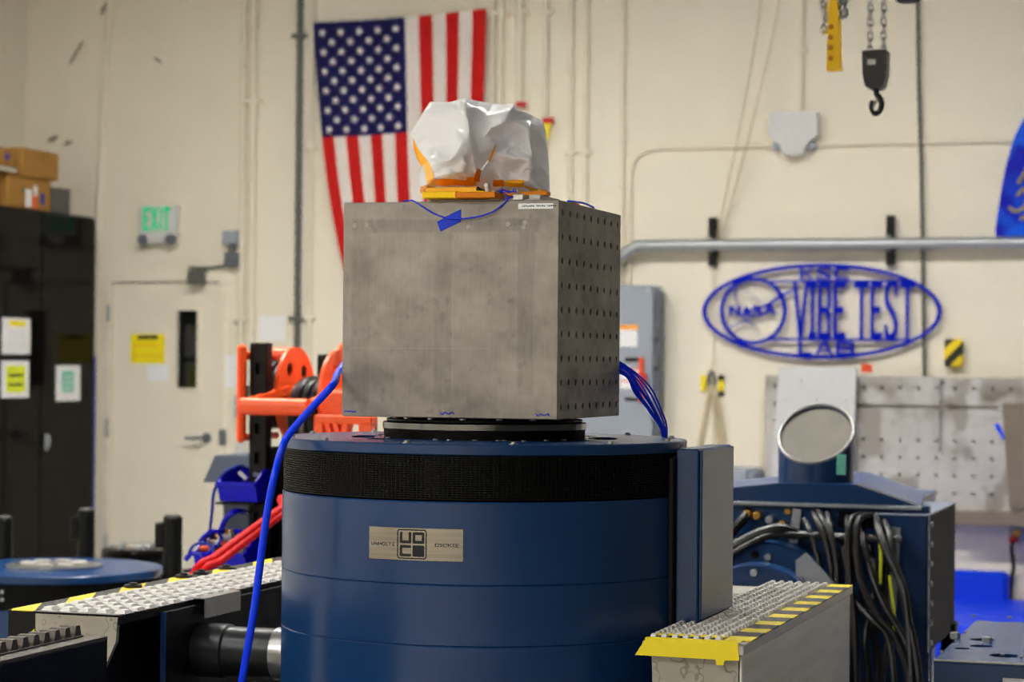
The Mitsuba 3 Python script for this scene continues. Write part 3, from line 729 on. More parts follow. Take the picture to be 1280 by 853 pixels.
t = carton('cardboard_box', 'upper brown cardboard box stacked on the lower box', -7.36, -6.92, 11.72, 12.155, 2.566, 2.735)
t = carton('cardboard_box', 'brown cardboard box at the left edge beside the stacked boxes', -7.36, -6.98, 11.28, 11.58, 2.3725, 2.60)
t2 = carton('cardboard_box', 'small brown cardboard box atop the left edge box', -7.36, -6.96, 11.40, 11.70, 2.601, 2.72)
part(t2, 'sticker', bx(-6.9605, -6.958, 11.60, 11.64, 2.65, 2.69, 0), 'm_blue_strip', False)
t = thing('heat_sink', 'ribbed grey metal block at the far end of the cabinet top', 'heat sink')
part(t, 'base', bx(-7.05, -6.97, 12.14, 12.36, 2.3725, 2.53), 'm_fin')
for i in range(6):
    part(t, 'fin', bx(-6.972, -6.945, 12.145+.037*i, 12.163+.037*i, 2.375, 2.53, .002), 'm_fin', False)
r = thing('metal_rod', 'short bright metal tube sticking in from the left edge', 'rod')
part(r, 'tube', tube([(-6.935, 10.9, 2.585), (-6.93, 11.65, 2.592)], .018, 14, 1), 'm_chrome')
part(r, 'end_cap', tube([(-6.93, 11.65, 2.592), (-6.93, 11.66, 2.592)], .019, 14, 1), 'm_black')

# ================================================================ the shaker in the middle
CU, CV = -1.592, 4.671
AX = np.array([CU, CV])
tcam = np.array([.3226, -.9465]); trgt = np.array([.9465, .3226])      # front of the drum, its right-hand side
def around(r, deg, z):
    a = math.radians(deg)
    q = AX+r*(math.cos(a)*tcam+math.sin(a)*trgt)
    return (q[0], q[1], z)
def bend(m, r, deg, size=.008):
    """a flat mesh (x along, y up, z outwards; origin at its middle) wrapped on the drum of radius r"""
    m = m.subdivide_to_size(size) if size else m
    w = np.asarray(m.vertices)
    a = math.radians(deg)+w[:, 0]/r
    R = r+w[:, 2]
    P = AX+R[:, None]*(np.cos(a)[:, None]*tcam+np.sin(a)[:, None]*trgt)
    t = trimesh.Trimesh(np.column_stack([P, w[:, 1]]), m.faces, process=False)
    if t.volume < 0: t.invert()
    return t

sh = thing('vibration_shaker', 'large round blue vibration shaker with a black vent band under the steel cube', 'shaker')
RB = .4425
def groove(z): return [(RB, z+.0022), (RB-.0022, z), (RB, z-.0022)]
body = [(.30, 1.191), (RB-.003, 1.191), (RB, 1.188)]+groove(1.023)+groove(.900)+[(RB, .47), (RB-.02, .45), (.30, .45)]
part(sh, 'body', lathe(body, 160, (CU, CV, 0)), 'm_navy', 25)
part(sh, 'top_rim', lathe([(.40, 1.2845), (.443, 1.2845), (.4455, 1.287), (.4455, 1.3045), (.443, 1.307), (.40, 1.307)], 160, (CU, CV, 0)), 'm_navy', 30)
tp = Point(0, 0).buffer(.4005, quad_segs=40).difference(Point(0, 0).buffer(.18, quad_segs=30))
def arcslot(r, w, d0, d1):
    return LineString([(r*math.cos(math.radians(d)), r*math.sin(math.radians(d))) for d in np.linspace(d0, d1, 12)]).buffer(w/2)
for k in range(8):
    tp = tp.difference(arcslot(.268, .05, 45*k-13+18, 45*k+13+18))
m = flatplate(tp, 1.288, .019); m.apply_translation((CU, CV, 0))
part(sh, 'top_plate', m, 'm_navy', False)
part(sh, 'inner_drum', lathe([(.16, 1.20), (.385, 1.20), (.385, 1.275), (.16, 1.275)], 64, (CU, CV, 0)), 'm_inner_black', 30)
for k in range(12):
    x, y, z = around(.422, 30*k+8, 1.3065)
    part(sh, 'bolt', cat(cyl(.009, .002, (x, y, z), 'z', 12), cyl(.0062, .0052, (x, y, z+.001), 'z', 6)), 'm_steel', 30, 'steel bolt')
for k in range(10):
    x, y, z = around(.236, 36*k+10, 1.3065)
    part(sh, 'bolt', cyl(.006, .0035, (x, y, z), 'z', 8), 'm_steel', 30, 'steel bolt')
# vent band: a perforated black sheet, as horizontal wires and vertical ribs
gz = np.linspace(1.196, 1.281, 19)
wires = [lathe([(RB-.006, z-.0012), (RB-.0018, z-.0012), (RB-.0018, z+.0012), (RB-.006, z+.0012)], 128, (CU, CV, 0)) for z in gz]
ribs = []
for k in range(300):
    dg = 360*k/300
    P0, P1 = around(RB-.0058, dg, 1.194), around(RB-.0022, dg, 1.283)
    q0, q1 = np.array(around(RB-.0055, dg, 0))[:2], np.array(around(RB-.0022, dg, 0))[:2]
    nrm = np.array([-(q1-q0)[1], (q1-q0)[0]]); nrm = nrm/np.linalg.norm(nrm)*.0009
    ribs.append(hullm([(*(e+sx*nrm), z) for e in (q0, q1) for sx in (-1, 1) for z in (1.194, 1.283)]))
part(sh, 'vent_mesh', cat(*wires, *ribs), 'm_grille', False, 'black perforated vent band', 'stuff')
part(sh, 'vent_core', lathe([(.30, 1.19), (.405, 1.19), (.405, 1.286), (.30, 1.286)], 96, (CU, CV, 0)), 'm_inner_black', 30)
for dg, w in ((-16.6+1.6, .030), (-34, .004), (-58, .006), (3.0, .007), (9.5, .006), (33, .004), (48, .005), (63, .004)):
    part(sh, 'coil_block', bend(bx(-w/2, w/2, 1.205, 1.274, 0, .012, .001), .408, dg), 'm_inner' if w > .01 else 'm_inner', False)
# nameplate wrapped on the drum
npd, npz = -18.45, 1.1040
plate = trimesh.creation.extrude_polygon(sbox(-.1015, npz-.0325, .1015, npz+.0325), .0016, engine='earcut')
plate = plate.subdivide_to_size(.02)
npk = part(sh, 'nameplate', bend(plate, RB+.0002, npd), 'm_nameplate', 20, 'brushed metal nameplate')
def npart(poly, name='lettering'):
    ms = [trimesh.creation.extrude_polygon(g, .0006, engine='earcut') for g in geoms(poly)]
    part(npk, name, bend(cat(*ms), RB+.0016, npd), 'm_ink', False)
def nptext(t, x, z, h, w):
    m = meshkit.text_mesh(t, h, .0006, True)
    v = np.asarray(m.vertices).copy()
    v[:, 0] -= v[:, 0].min(); v[:, 0] *= w/v[:, 0].max()
    part(npk, 'lettering', bend(trimesh.Trimesh(np.column_stack([v[:, 0]+x, v[:, 1]+z, v[:, 2]]), m.faces, process=False), RB+.0016, npd), 'm_ink', False)
nptext('UNHOLTZ', -.096, npz-.0048, .0066, .054)
nptext('DICKIE', .0445, npz-.0035, .0066, .049)
lx = -.0045
npart(rrect(lx-.032, lx+.032, npz-.030, npz+.030, .006).difference(rrect(lx-.0295, lx+.0295, npz-.0275, npz+.0275, .004)), 'emblem_frame')
def sq(cx, cz): return rrect(lx+cx-.0125, lx+cx+.0125, npz+cz-.0115, npz+cz+.0115, .003)
g = .0056
def cell(cx, cz): return sbox(lx+cx-.0125+g, npz+cz-.0115+g, lx+cx+.0125-g, npz+cz+.0115-g)
npart(sq(-.0135, .013).difference(sbox(lx-.0135-.0125+g, npz+.013-.0115+g, lx-.0135+.0125-g, npz+.03)), 'emblem_letter')
npart(sq(.0145, .013).difference(cell(.0145, .013)), 'emblem_letter')
npart(sq(-.0135, -.0135).difference(sbox(lx-.0135-.0125+g, npz-.0135-.0115+g, lx+.02, npz-.0135+.0115-g)), 'emblem_letter')
npart(sq(.0145, -.0135), 'emblem_block')
# armature under the cube
part(sh, 'armature_skirt', lathe([(.10, 1.20), (.205, 1.20), (.2195, 1.302), (.2215, 1.307), (.2225, 1.3265), (.10, 1.3265)], 96, (CU, CV, 0)), 'm_inner_black', 30, 'black armature skirt')
part(sh, 'armature_ring', lathe([(.10, 1.3265), (.223, 1.3265), (.2245, 1.328), (.2245, 1.3405), (.223, 1.342), (.10, 1.342)], 128, (CU, CV, 0)), 'm_ring', 30, 'polished steel ring')
part(sh, 'armature_plate', lathe([(.05, 1.342), (.214, 1.342), (.216, 1.344), (.216, 1.3485), (.05, 1.3485)], 96, (CU, CV, 0)), 'm_black', 30)
part(sh, 'mount_pad', lathe([(.0, 1.3485), (.18, 1.3485), (.18, 1.3546), (.0, 1.3546)], 48, (CU, CV, 0)), 'm_black', 30)
for k in range(16):
    x, y, z = around(.196, 22.5*k+9, 1.3485)
    if not (-1.833 < x < -1.351 and 4.43 < y < 4.912): continue
    part(sh, 'armature_bolt', cyl(.0075, .0055, (x, y, z-.0005), 'z', 12), 'm_steel', 30, 'steel bolt')
for dg in (-18, -5, 7, 20, 33):
    x, y, z = around(.239, dg, 1.3065)
    part(sh, 'plate_screw', cyl(.006, .0035, (x, y, z), 'z', 10), 'm_chrome', 30)
# side duct, shaft and base
dct = part(sh, 'side_duct', bx(-1.1445, -1.095, 4.62, 4.935, .9235, 1.293, .003), 'm_navy', 25, 'dark blue side duct')
part(dct, 'duct_cover', bx(-1.0948, -1.088, 4.625, 4.93, .93, 1.290, .002), 'm_navy', 25)
part(sh, 'side_rail', bx(-1.156, -1.1445, 4.60, 4.635, .47, 1.275, .002), 'm_black', False)
part(sh, 'trunnion_shaft', cat(lathe([(0, -2.30), (.062, -2.30), (.062, -2.205), (.057, -2.20), (.057, -2.03), (0, -2.03)], 48, (0, 4.671, .806), 'u')), 'm_shaft', 30, 'dark steel trunnion shaft')
part(sh, 'trunnion_collar', lathe([(0, -2.085), (.058, -2.085), (.060, -2.083), (.060, -2.036), (0, -2.036)], 48, (0, 4.671, .806), 'u'), 'm_steel', 30, 'bright steel collar')
part(sh, 'base_frame', cat(bx(-2.24, -1.17, 4.2, 5.15, .02, .30, .01), bx(-1.80, -1.38, 4.45, 4.89, .29, .46, .01)), 'm_navy')
part(sh, 'lower_bracket', cat(bx(-2.22, -2.08, 4.50, 4.82, .29, .715, .01), cyl(.016, .03, (-2.13, 4.54, .712), 'z', 16), cyl(.016, .03, (-2.19, 4.62, .712), 'z', 16)), 'm_black')
part(sh, 'cover_label', bend(trimesh.creation.extrude_polygon(sbox(-.016, 1.289, .016, 1.303), .0006, engine='earcut').subdivide_to_size(.01), .4456, 73), 'm_offwhite', False, 'small faded label')

# trunnion frame on the left, with the upright plate that carries the step
tf_ = thing('trunnion_frame', 'upright frame plate with gap shade put into its black, blue edge, beside the shaker', 'frame')
part(tf_, 'plate', bx(-2.286, -2.276, 4.493, 5.75, .0, .911, .002), 'm_black', False)  # shade of the gap beside the shaker is put into this black
part(tf_, 'edge', bx(-2.2875, -2.2745, 4.487, 4.4935, .0, .911, .001), 'm_navy', False)

# ---------------------------------------------------------------- the steel cube
cb = thing('fixture_cube', 'big grey metal cube with rows of threaded holes on its right side', 'cube')
X0, X1, Y0, Y1, Z0, Z1 = -1.833, -1.351, 4.430, 4.912, 1.3546, 1.8116
m = man(bx(X0, X1, Y0, Y1, Z0, Z1, .0016))
hv = [Y0+.482*(i+.5+.12*(i-4)/4)/9.25+.0065 for i in range(9)]
hz = [Z1-.0245-.0508*k for k in range(9)]
holes = [(v, z) for j, z in enumerate(hz) for i, v in enumerate(hv) if not (j == 2 and i == 8)]
def ax_cyl(r, u0, u1, v, z, n=16):
    return lathe([(0, u0), (r, u0), (r, u1), (0, u1)], n, (0, v, z), 'u')
m = m - m3.Manifold.compose([man(ax_cyl(.0072, X1-.03, X1+.01, v, z)) for v, z in holes])
part(cb, 'block', unman(m), 'm_cube', False)
for v, z in holes:
    part(cb, 'insert', lathe([(.0046, X1-.022), (.0072, X1-.022), (.0072, X1-.004), (.0062, X1-.003), (.0046, X1-.006)], 12, (0, v, z), 'u'), 'm_insert', False)
for (x, z, r) in ((.026, .408, .0055), (.053, .409, .0055), (.283, .402, .005), (.256, .380, .005), (.371, .407, .006), (.408, .410, .006), (.405, .400, .005)):
    part(cb, 'plug', cyl(r, .0022, (X0+x, Y0-.0011, Z0+z), 'v', 16, .0006), 'm_plug', 30, 'pale round hole plug')
lab = single('tape_label', 'thin white printed label strip near the top edge of the cube', 'label', bx(-1.440, -1.364, Y0-.0009, Y0, 1.7930, 1.8045, 0), 'm_white', False)
x = -1.432
RL = random.Random(3)
for w in (6, 1, 1):
    for _ in range(7 if w == 6 else 2 if x < -1.41 else 5):
        part(lab, 'print', bx(x, x+.0026, Y0-.0012, Y0-.0008, 1.7975, 1.7975+RL.choice((.0022, .003, .0034)), 0), 'm_ink', False)
        x += .0040
    x += .004
single('blue_tape_piece', 'torn piece of blue tape holding the thin wire on the cube front', 'tape', wallplate(Polygon([(-1.620, 1.768), (-1.590, 1.784), (-1.566, 1.7945), (-1.567, 1.768), (-1.612, 1.748), (-1.615, 1.756)]), Y0-.0002, .0012), 'm_blue_tape', False)
for pts, lab in (([(-1.8265, 1.3648), (-1.821, 1.3665), (-1.818, 1.364), (-1.812, 1.3665), (-1.806, 1.364), (-1.800, 1.3655)], 'blue handwritten mark near the lower left corner of the cube'),
                 ([(-1.608, 1.366), (-1.603, 1.362), (-1.598, 1.367), (-1.590, 1.362), (-1.583, 1.367), (-1.577, 1.363)], 'blue handwritten mark at the middle of the cube bottom edge'),
                 ([(-1.398, 1.367), (-1.392, 1.362), (-1.387, 1.367), (-1.379, 1.363), (-1.372, 1.367), (-1.368, 1.362)], 'blue handwritten mark near the lower right corner of the cube front')):
    single('pen_mark', lab, 'mark', tube([(u, Y0-.0006, z) for u, z in pts], .0011, 5, 3), 'm_blue_wire')

# thin wire draped over the front edge
zt = Z1+.0022
single('thin_wire', 'thin dark blue wire drooping over the top front edge of the cube', 'wire',
       tube([(-1.70, 4.437, zt), (-1.685, 4.436, zt+.001), (-1.675, 4.430, zt), (-1.660, 4.4265, 1.806), (-1.630, 4.4262, 1.788), (-1.600, 4.4258, 1.7765), (-1.570, 4.4240, 1.7735), (-1.530, 4.422, 1.777), (-1.500, 4.423, 1.785), (-1.480, 4.426, 1.797), (-1.466, 4.4285, 1.810), (-1.460, 4.433, 1.8175), (-1.452, 4.45, 1.822), (-1.46, 4.48, 1.835)], .0017, 8, 6), 'm_blue_wire')
single('blue_lead', 'short blue lead with an amber sleeve on the top right edge of the cube', 'wire', tube([(-1.3535, 4.50, zt), (-1.352, 4.56, zt+.002), (-1.355, 4.63, zt+.004), (-1.356, 4.70, zt+.001), (-1.37, 4.76, zt)], .0022, 8, 6), 'm_blue_cable')
single('amber_sleeve', 'small amber tape sleeve lying on the top right edge of the cube', 'tape', tube([(-1.3555, 4.53, Z1+.003), (-1.3535, 4.58, Z1+.003)], .003, 8, 1), 'm_kapton')
# bundle of blue wires running from behind the cube into the top plate
RW = random.Random(5)
for k in range(9):
    a, b = RW.uniform(-1, 1), RW.uniform(-1, 1)
    o = (k-4)/4
    w = max(0, o)**2
    P = [(-1.375, 4.93, 1.470+.012*o), (-1.340, 4.935+.006*a, 1.455+.013*o), (-1.309+.012*o+.012*w, 4.93+.005*b, 1.415+.008*o), (-1.279+.008*o+.020*w+.003*a, 4.925, 1.368+.004*a), (-1.254+.004*o+.010*w, 4.915+.003*b, 1.333), (-1.243+.005*o, 4.91+.004*b, 1.3072)]
    single('sensor_wire', 'thin bright blue wire in the bundle hanging from the cube to the shaker top', 'wire', tube(P, .0021, 7, 6), 'm_blue_wire' if k % 3 else 'm_blue_cable', 35, 'blue wires beside the cube')
# thick cable in front on the left
single('blue_cable', 'thick bright blue cable hanging from the cube down past the shaker', 'cable',
       tube([(-1.66, 4.86, 1.822), (-1.70, 4.915, 1.822), (-1.76, 4.935, 1.76), (-1.82, 4.93, 1.66), (-1.845, 4.86, 1.60), (-1.846, 4.74, 1.56), (-1.862, 4.62, 1.515), (-1.868, 4.50, 1.452)]+[(-1.798, 4.300, 1.425), (-1.843, 4.300, 1.378), (-1.878, 4.300, 1.341), (-1.907, 4.300, 1.303)]+[(-1.892, 4.220, 1.243), (-1.909, 4.220, 1.161), (-1.923, 4.220, 1.062), (-1.936, 4.220, 0.962), (-1.956, 4.220, 0.846), (-1.973, 4.220, 0.746)]+[(-1.98, 4.15, .5), (-2.0, 4.05, .12), (-2.1, 3.9, .015)], .0079, 14, 8), 'm_blue_cable')

# ================================================================ right step
def studs(u0, u1, v0, v1, z, nu, pitch, w, l, h, stagger=True):
    ms = []
    us = np.linspace(u0, u1, nu)
    V, F = [], []
    for i, u in enumerate(us):
        n = int((v1-v0)/pitch)
        for j in range(n):
            v = v0+(j+.5+(.5 if stagger and i % 2 else 0))*pitch
            if v > v1-l/2: continue
            b = len(V)
            V += [(u-w, v-l, z), (u+w, v-l, z), (u+w, v+l, z), (u-w, v+l, z), (u-w*.62, v-l*.62, z+h), (u+w*.62, v-l*.62, z+h), (u+w*.62, v+l*.62, z+h), (u-w*.62, v+l*.62, z+h)]
            for q in ((0, 1, 5, 4), (1, 2, 6, 5), (2, 3, 7, 6), (3, 0, 4, 7), (4, 5, 6, 7)):
                F += [(b+q[0], b+q[1], b+q[2]), (b+q[0], b+q[2], b+q[3])]
    return trimesh.Trimesh(np.array(V), F, process=False)
SZ = .922
st = thing('step_platform', 'right step platform with a studded top, striped tape and a yellow taped edge', 'step')
part(st, 'side_panel', bx(-.942, -.936, 4.335, 5.60, .0, SZ-.024, .002), 'm_alu_side_lit', False, 'smooth aluminium side panel')
part(st, 'end_panel', wallplate(Polygon([(-1.122, .895), (-.945, .895), (-.945, .0), (-1.03, .0), (-1.118, .80)]), 4.350, .012), 'm_alu_smear', False, 'smeared aluminium end panel')
part(st, 'core', bx(-1.02, -.945, 4.36, 5.58, .0, SZ-.026, .002), 'm_navy', False)
part(st, 'deck', bx(-1.136, -.930, 4.318, 5.605, SZ-.022, SZ-.001, .002), 'm_alu', False)
part(st, 'gap_shade_sheet', bx(-1.134, -.986, 4.319, 5.604, SZ-.0012, SZ, 0), 'm_gap_shade', False)  # thin dark sheet added to draw the shade between studs
part(st, 'tread_studs', studs(-1.126, -.993, 4.36, 5.60, SZ-.0005, 7, .034, .0068, .0140, .0080, False), 'm_stud_lit', False, 'raised studs with highlights painted bright', 'stuff')
stripes = 17
for k in range(stripes):
    v0 = 4.375+k*1.225/stripes
    part(st, 'tape_stripe', bx(-.984, -.9285, v0, v0+1.225/stripes-.001, SZ, SZ+.0012+(.0004 if k % 2 else 0), 0), 'm_yellow_tape' if k % 2 == 0 else 'm_tape_dark', False)
part(st, 'front_tape', cat(wallplate(Polygon([(-1.150, SZ-.030), (-1.128, SZ+.004), (-.942, SZ+.006), (-.938, SZ-.031), (-.968, SZ-.032), (-.970, SZ-.042), (-.984, SZ-.042), (-.986, SZ-.031)]), 4.317, .002), bx(-1.130, -.936, 4.315, 4.335, SZ+.004, SZ+.0055, 0)), 'm_yellow_tape', False, 'yellow tape over the front edge')
part(st, 'tread_tape', bx(-1.122, -.984, 4.375, 4.408, SZ+.0045, SZ+.0056, 0), 'm_yellow_tape', False, 'yellow tape strip across the tread')

# left step
sl = thing('step_platform', 'left step platform with a studded top and black and yellow tape along its back edge', 'step')
part(sl, 'deck', bx(-2.556, -2.288, 4.300, 5.75, SZ-.020, SZ, .002), 'm_black', False)
part(sl, 'tread_studs', studs(-2.478, -2.300, 4.312, 5.74, SZ+.0008, 5, .058, .0135, .0215, .0075, False), 'm_stud_lit', False, 'raised studs with highlights painted bright', 'stuff')
part(sl, 'gap_shade_sheet', bx(-2.496, -2.2885, 4.299, 5.745, SZ, SZ+.0012, 0), 'm_gap_shade_grey', False)  # sheet darkened to draw the stud gaps as shade
part(sl, 'hazard_tape', bx(-2.560, -2.497, 4.297, 5.75, SZ, SZ+.002, 0), 'm_haz_step', False, 'black and yellow striped tape')
part(sl, 'end_panel', wallplate(Polygon([(-2.556, SZ-.004), (-2.292, SZ-.004), (-2.296, .865), (-2.335, .78), (-2.36, .0), (-2.556, .0)]), 4.310, .012), 'm_alu_smear', False, 'stained aluminium end panel')
part(sl, 'end_tape', wallplate(sbox(-2.557, .845, -2.492, SZ-.001), 4.2975, .0015), 'm_black', False, 'black tape patch')
part(sl, 'end_tape_triangle', wallplate(Polygon([(-2.531, .8455), (-2.492, .8455), (-2.492, .886)]), 4.2958, .001), 'm_yellow_tape', False, 'yellow triangle on the tape')
part(sl, 'scratch', tube([(-2.40, 4.2965, .885), (-2.373, 4.2965, .858)], .0016, 5, 1), 'm_white')
part(sl, 'side_panel', bx(-2.352, -2.344, 4.322, 5.74, .0, SZ-.02, .002), 'm_black', False)
part(sl, 'back_panel', bx(-2.55, -2.542, 4.322, 5.74, .0, SZ-.02, .002), 'm_alu', False)
for v in (4.83, 5.10, 5.20, 5.35):
    part(sl, 'knob', cat(cyl(.022, .008, (-2.535, v, SZ+.001), 'z', 20), cyl(.010, .012, (-2.535, v, SZ+.002), 'z', 12)), 'm_rubber', 30, 'black round knob')
part(sl, 'clip_bracket', cat(bx(-2.345, -2.258, 4.655, 4.845, SZ+.0012, SZ+.0045, .001), bx(-2.2615, -2.258, 4.655, 4.845, SZ-.042, SZ+.0045, .001)), 'm_steel', False, 'folded stainless bracket')

# gear rack at the lower left
gr = thing('gear_rack', 'toothed steel rack on a plate blackened for shade in the lower left corner', 'rack')
part(gr, 'plate', bx(-2.281, -2.262, 3.1, 4.198, .0, .884, .001), 'm_black', False)  # navy plate in shade, the shade put into a black colour
part(gr, 'plate_edge', bx(-2.300, -2.2615, 3.1, 4.1985, .884, .8915, .001), 'm_rack', False, 'bare steel top edge')
part(gr, 'bar', bx(-2.345, -2.302, 3.1, 4.17, .80, .895, .001), 'm_rack', False)
for k in range(26):
    v = 4.15-k*.042
    P = [(u, v+dv, z) for u in (-2.343, -2.305) for (dv, z) in ((-.015, .894), (.015, .894), (-.0075, .916), (.0075, .916))]
    part(gr, 'tooth', hullm(P), 'm_rack', False)

# ================================================================ things on the cube: the wrapped payload
KX = 1/(6.095*573.)          # metres per unit of the outline drawing
BC = np.array([-1.6057, 4.66])
def L(x, y): return (x-665)*KX, 1.8313+(853-y)*KX
def bag_world(x, d, z):
    """bag frame: x along the bag, d towards its front"""
    P = BC+np.multiply.outer(np.asarray(x, float), trgt)+np.multiply.outer(np.asarray(d, float), tcam)
    return np.column_stack([np.atleast_2d(P), np.atleast_1d(z)])
# third number of an inner point: how far it bulges towards the front
outl = [(125,350),(200,230),(280,101),(355,104),(430,103),(490,86),(548,70),(650,92),(760,110),(840,120),(915,130),(1000,172),(1080,206),(1150,240),(1175,335),(1190,480),(1199,600),(1205,700),(1203,840),(1140,842),(1060,840),(960,836),(860,834),(760,830),(650,828),(560,828),(430,828),(330,828),(222,828),(196,690),(224,600),(205,540),(170,450)]
def panel(x, y):
    """smooth bulge of the large flat left panel"""
    return .012+.165*min(1, max(0, (x-125)/470))**.75*min(1, max(0.05, (y-62)/150))**.5
inner = [(x, y, panel(x, y)) for x, y in ((200,300),(230,210),(300,150),(300,250),(260,400),(400,150),(400,260),(360,380),(480,130),(500,220),(480,340),(250,480),(340,500),(430,480))]
inner += [(552,130,.125),(562,210,.160),(575,310,.176),(590,420,.180),(612,520,.178),(632,620,.166),(648,700,.156),
          (620,300,.150),(640,440,.150),(520,480,.185),(540,570,.184),(600,630,.152),(566,625,.184),(545,690,.180),(578,715,.158),
          (450,590,.186),(350,600,.172),(290,600,.140),(470,650,.172),(380,652,.168),(310,690,.152),(420,700,.178),(500,705,.176),(250,620,.10),(300,748,.15),(430,748,.168),
          (650,180,.115),(720,240,.128),(730,330,.140),(700,420,.146),(660,540,.150),(738,372,.172),(748,358,.176),(800,375,.160),(840,318,.160),(880,215,.148),(915,155,.118),(935,200,.122),(910,285,.132),(882,328,.128),
          (745,405,.146),(780,470,.136),(822,440,.092),(850,392,.084),(940,370,.094),(1005,402,.112),(880,465,.094),(800,505,.110),(740,600,.118),(700,580,.134),(692,660,.124),(700,730,.128),
          (778,538,.120),(860,545,.136),(960,572,.140),(1022,592,.140),(905,508,.098),(960,480,.096),(1012,440,.104),(1034,350,.132),(1046,440,.134),(1062,560,.136),(1076,650,.132),(1088,760,.126),
          (1000,200,.090),(1050,270,.088),(1110,340,.082),(1100,480,.090),(1120,600,.096),(1110,700,.100),(1160,640,.065),(1165,420,.05),(1145,300,.048),(1150,760,.085),
          (850,618,.112),(900,665,.088),(985,622,.108),(960,690,.090),(1000,722,.112),(880,722,.098),(780,680,.102),(1036,660,.138),(1046,740,.130),(800,600,.108),(850,750,.112),(960,765,.116),(1020,640,.139)]
P2 = np.array([L(x, y) for x, y in outl]+[L(x, y) for x, y, dq in inner])
dep = np.array([.006]*len(outl)+[dq for *_, dq in inner])
dep[[i for i, (x, y) in enumerate(outl) if y > 740]] = .05
sil = Polygon([L(x, y) for x, y in outl]).buffer(1e-6)
def tri_in(P):
    T_ = Delaunay(P).simplices
    return np.array([t for t in T_ if sil.contains(Point(P[t].mean(0)))])
tri = tri_in(P2)
def relief(P2, dep, tri, sub, soft, seed, amp):
    """triangulated relief refined and creased"""
    t = trimesh.Trimesh(np.column_stack([P2, dep]), tri, process=True)
    for _ in range(sub):
        t = t.subdivide()
    V = np.asarray(t.vertices).copy()
    e = np.vstack([t.edges_unique, t.edges_unique[:, ::-1]])
    from collections import Counter
    cnt = Counter(map(tuple, np.sort(t.edges, axis=1)))
    rim = np.zeros(len(V), bool)
    for (a, b), c in cnt.items():
        if c == 1: rim[[a, b]] = True
    deg = np.bincount(e[:, 0], minlength=len(V))
    for _ in range(soft):
        avg = np.zeros(len(V)); np.add.at(avg, e[:, 0], V[e[:, 1], 2]); avg /= deg
        V[~rim, 2] = .4*V[~rim, 2]+.6*avg[~rim]
    q = np.column_stack([V[:, 0]*26, V[:, 1]*26, np.zeros(len(V))])
    rn = 1-np.abs(2*meshkit.fbm(q, 3, seed)-1)
    V[~rim, 2] += amp*(rn[~rim]-.6)
    return V, np.asarray(t.faces), rim
Vf, Ff, rim = relief(P2, dep, tri, 3, 9, 4, .0016)
backd = np.array([-.0]*len(outl)+[-.75*dq for *_, dq in inner]); backd[:len(outl)] = dep[:len(outl)]
Vb, Fb, _ = relief(P2, backd, tri, 2, 6, 9, .004)
def to_world(V): return bag_world(V[:, 0], V[:, 2], V[:, 1])
bf = trimesh.Trimesh(to_world(Vf), Ff, process=False); bb = trimesh.Trimesh(to_world(Vb), Fb[:, ::-1], process=False)
if (bf.face_normals[:, :2]@tcam).mean() < 0: bf.invert()
if (bb.face_normals[:, :2]@tcam).mean() > 0: bb.invert()
bag = thing('film_bag', 'crumpled white plastic film bag taped over the test article on the cube', 'bag')
part(bag, 'film', cat(bf, bb), 'm_film', 24)
surf = LinearNDInterpolator(Vf[:, :2], Vf[:, 2])
def ribbon(pts, w, lift=.0012, n=10, wn=4):
    """tape that follows the bag's front, along points of the outline drawing"""
    P = spline([(*L(x, y), 0) for x, y in pts], 8)[:, :2]
    W = np.interp(np.linspace(0, 1, len(P)), np.linspace(0, 1, len(w)), w)*KX
    Tn = np.gradient(P, axis=0); Tn /= np.linalg.norm(Tn, axis=1, keepdims=True)+1e-9
    N = np.stack([-Tn[:, 1], Tn[:, 0]], 1)
    V, k = [], wn+1
    for p, n_, ww in zip(P, N, W):
        for q in np.linspace(-.5, .5, k):
            a = p+n_*ww*q
            d_ = surf(a[0], a[1])
            V.append((a[0], a[1], float(d_)))
    V = np.array(V)
    bad = np.isnan(V[:, 2])
    from scipy.spatial import cKDTree
    V[bad, 2] = Vf[cKDTree(Vf[:, :2]).query(V[bad, :2])[1], 2]
    V[:, 2] += lift
    Wd = to_world(V)
    F = []
    for i in range(len(P)-1):
        for j in range(wn):
            a, b, c, d_ = i*k+j, i*k+j+1, (i+1)*k+j+1, (i+1)*k+j
            F += [(a, b, c), (a, c, d_)]
    t = trimesh.Trimesh(Wd, F, process=False)
    if (t.face_normals[:, :2]@tcam).mean() < 0: t.invert()
    return t
part(bag, 'tape', ribbon([(152,395),(175,470),(215,545),(262,620),(288,690),(300,765),(296,812)], [4, 30, 52, 52, 62, 60, 50], .002), 'm_kapton', 24, 'amber tape strip')
part(bag, 'tape', ribbon([(215,790),(262,800),(330,812)], [44, 60, 30], .004), 'm_kapton_deep', 24, 'amber tape strip')
part(bag, 'tape', ribbon([(300,762),(400,762),(500,758),(630,760)], [34, 40, 36, 30], .003), 'm_kapton', 24, 'amber tape strip')
part(bag, 'tape', ribbon([(570,745),(640,742)], [42, 50], .004), 'm_kapton', 24, 'amber tape strip')
part(bag, 'tape', ribbon([(790,470),(765,530),(738,598)], [10, 17, 15], .002), 'm_kapton', 24, 'amber tape strip')
part(bag, 'tape', ribbon([(668,662),(650,715),(648,750)], [30, 44, 40], .006), 'm_kapton_deep', 24, 'amber tape strip')
part(bag, 'tape', ribbon([(770,750),(850,750)], [46, 48], .003), 'm_kapton_deep', 24, 'amber tape strip')
part(bag, 'tape', ribbon([(860,752),(930,752),(1002,756)], [40, 58, 52], .004), 'm_kapton', 24, 'amber tape strip')
part(bag, 'tape', ribbon([(1010,775),(1080,800),(1140,806),(1200,820)], [14, 24, 40, 34], .003), 'm_kapton', 24, 'amber tape strip')
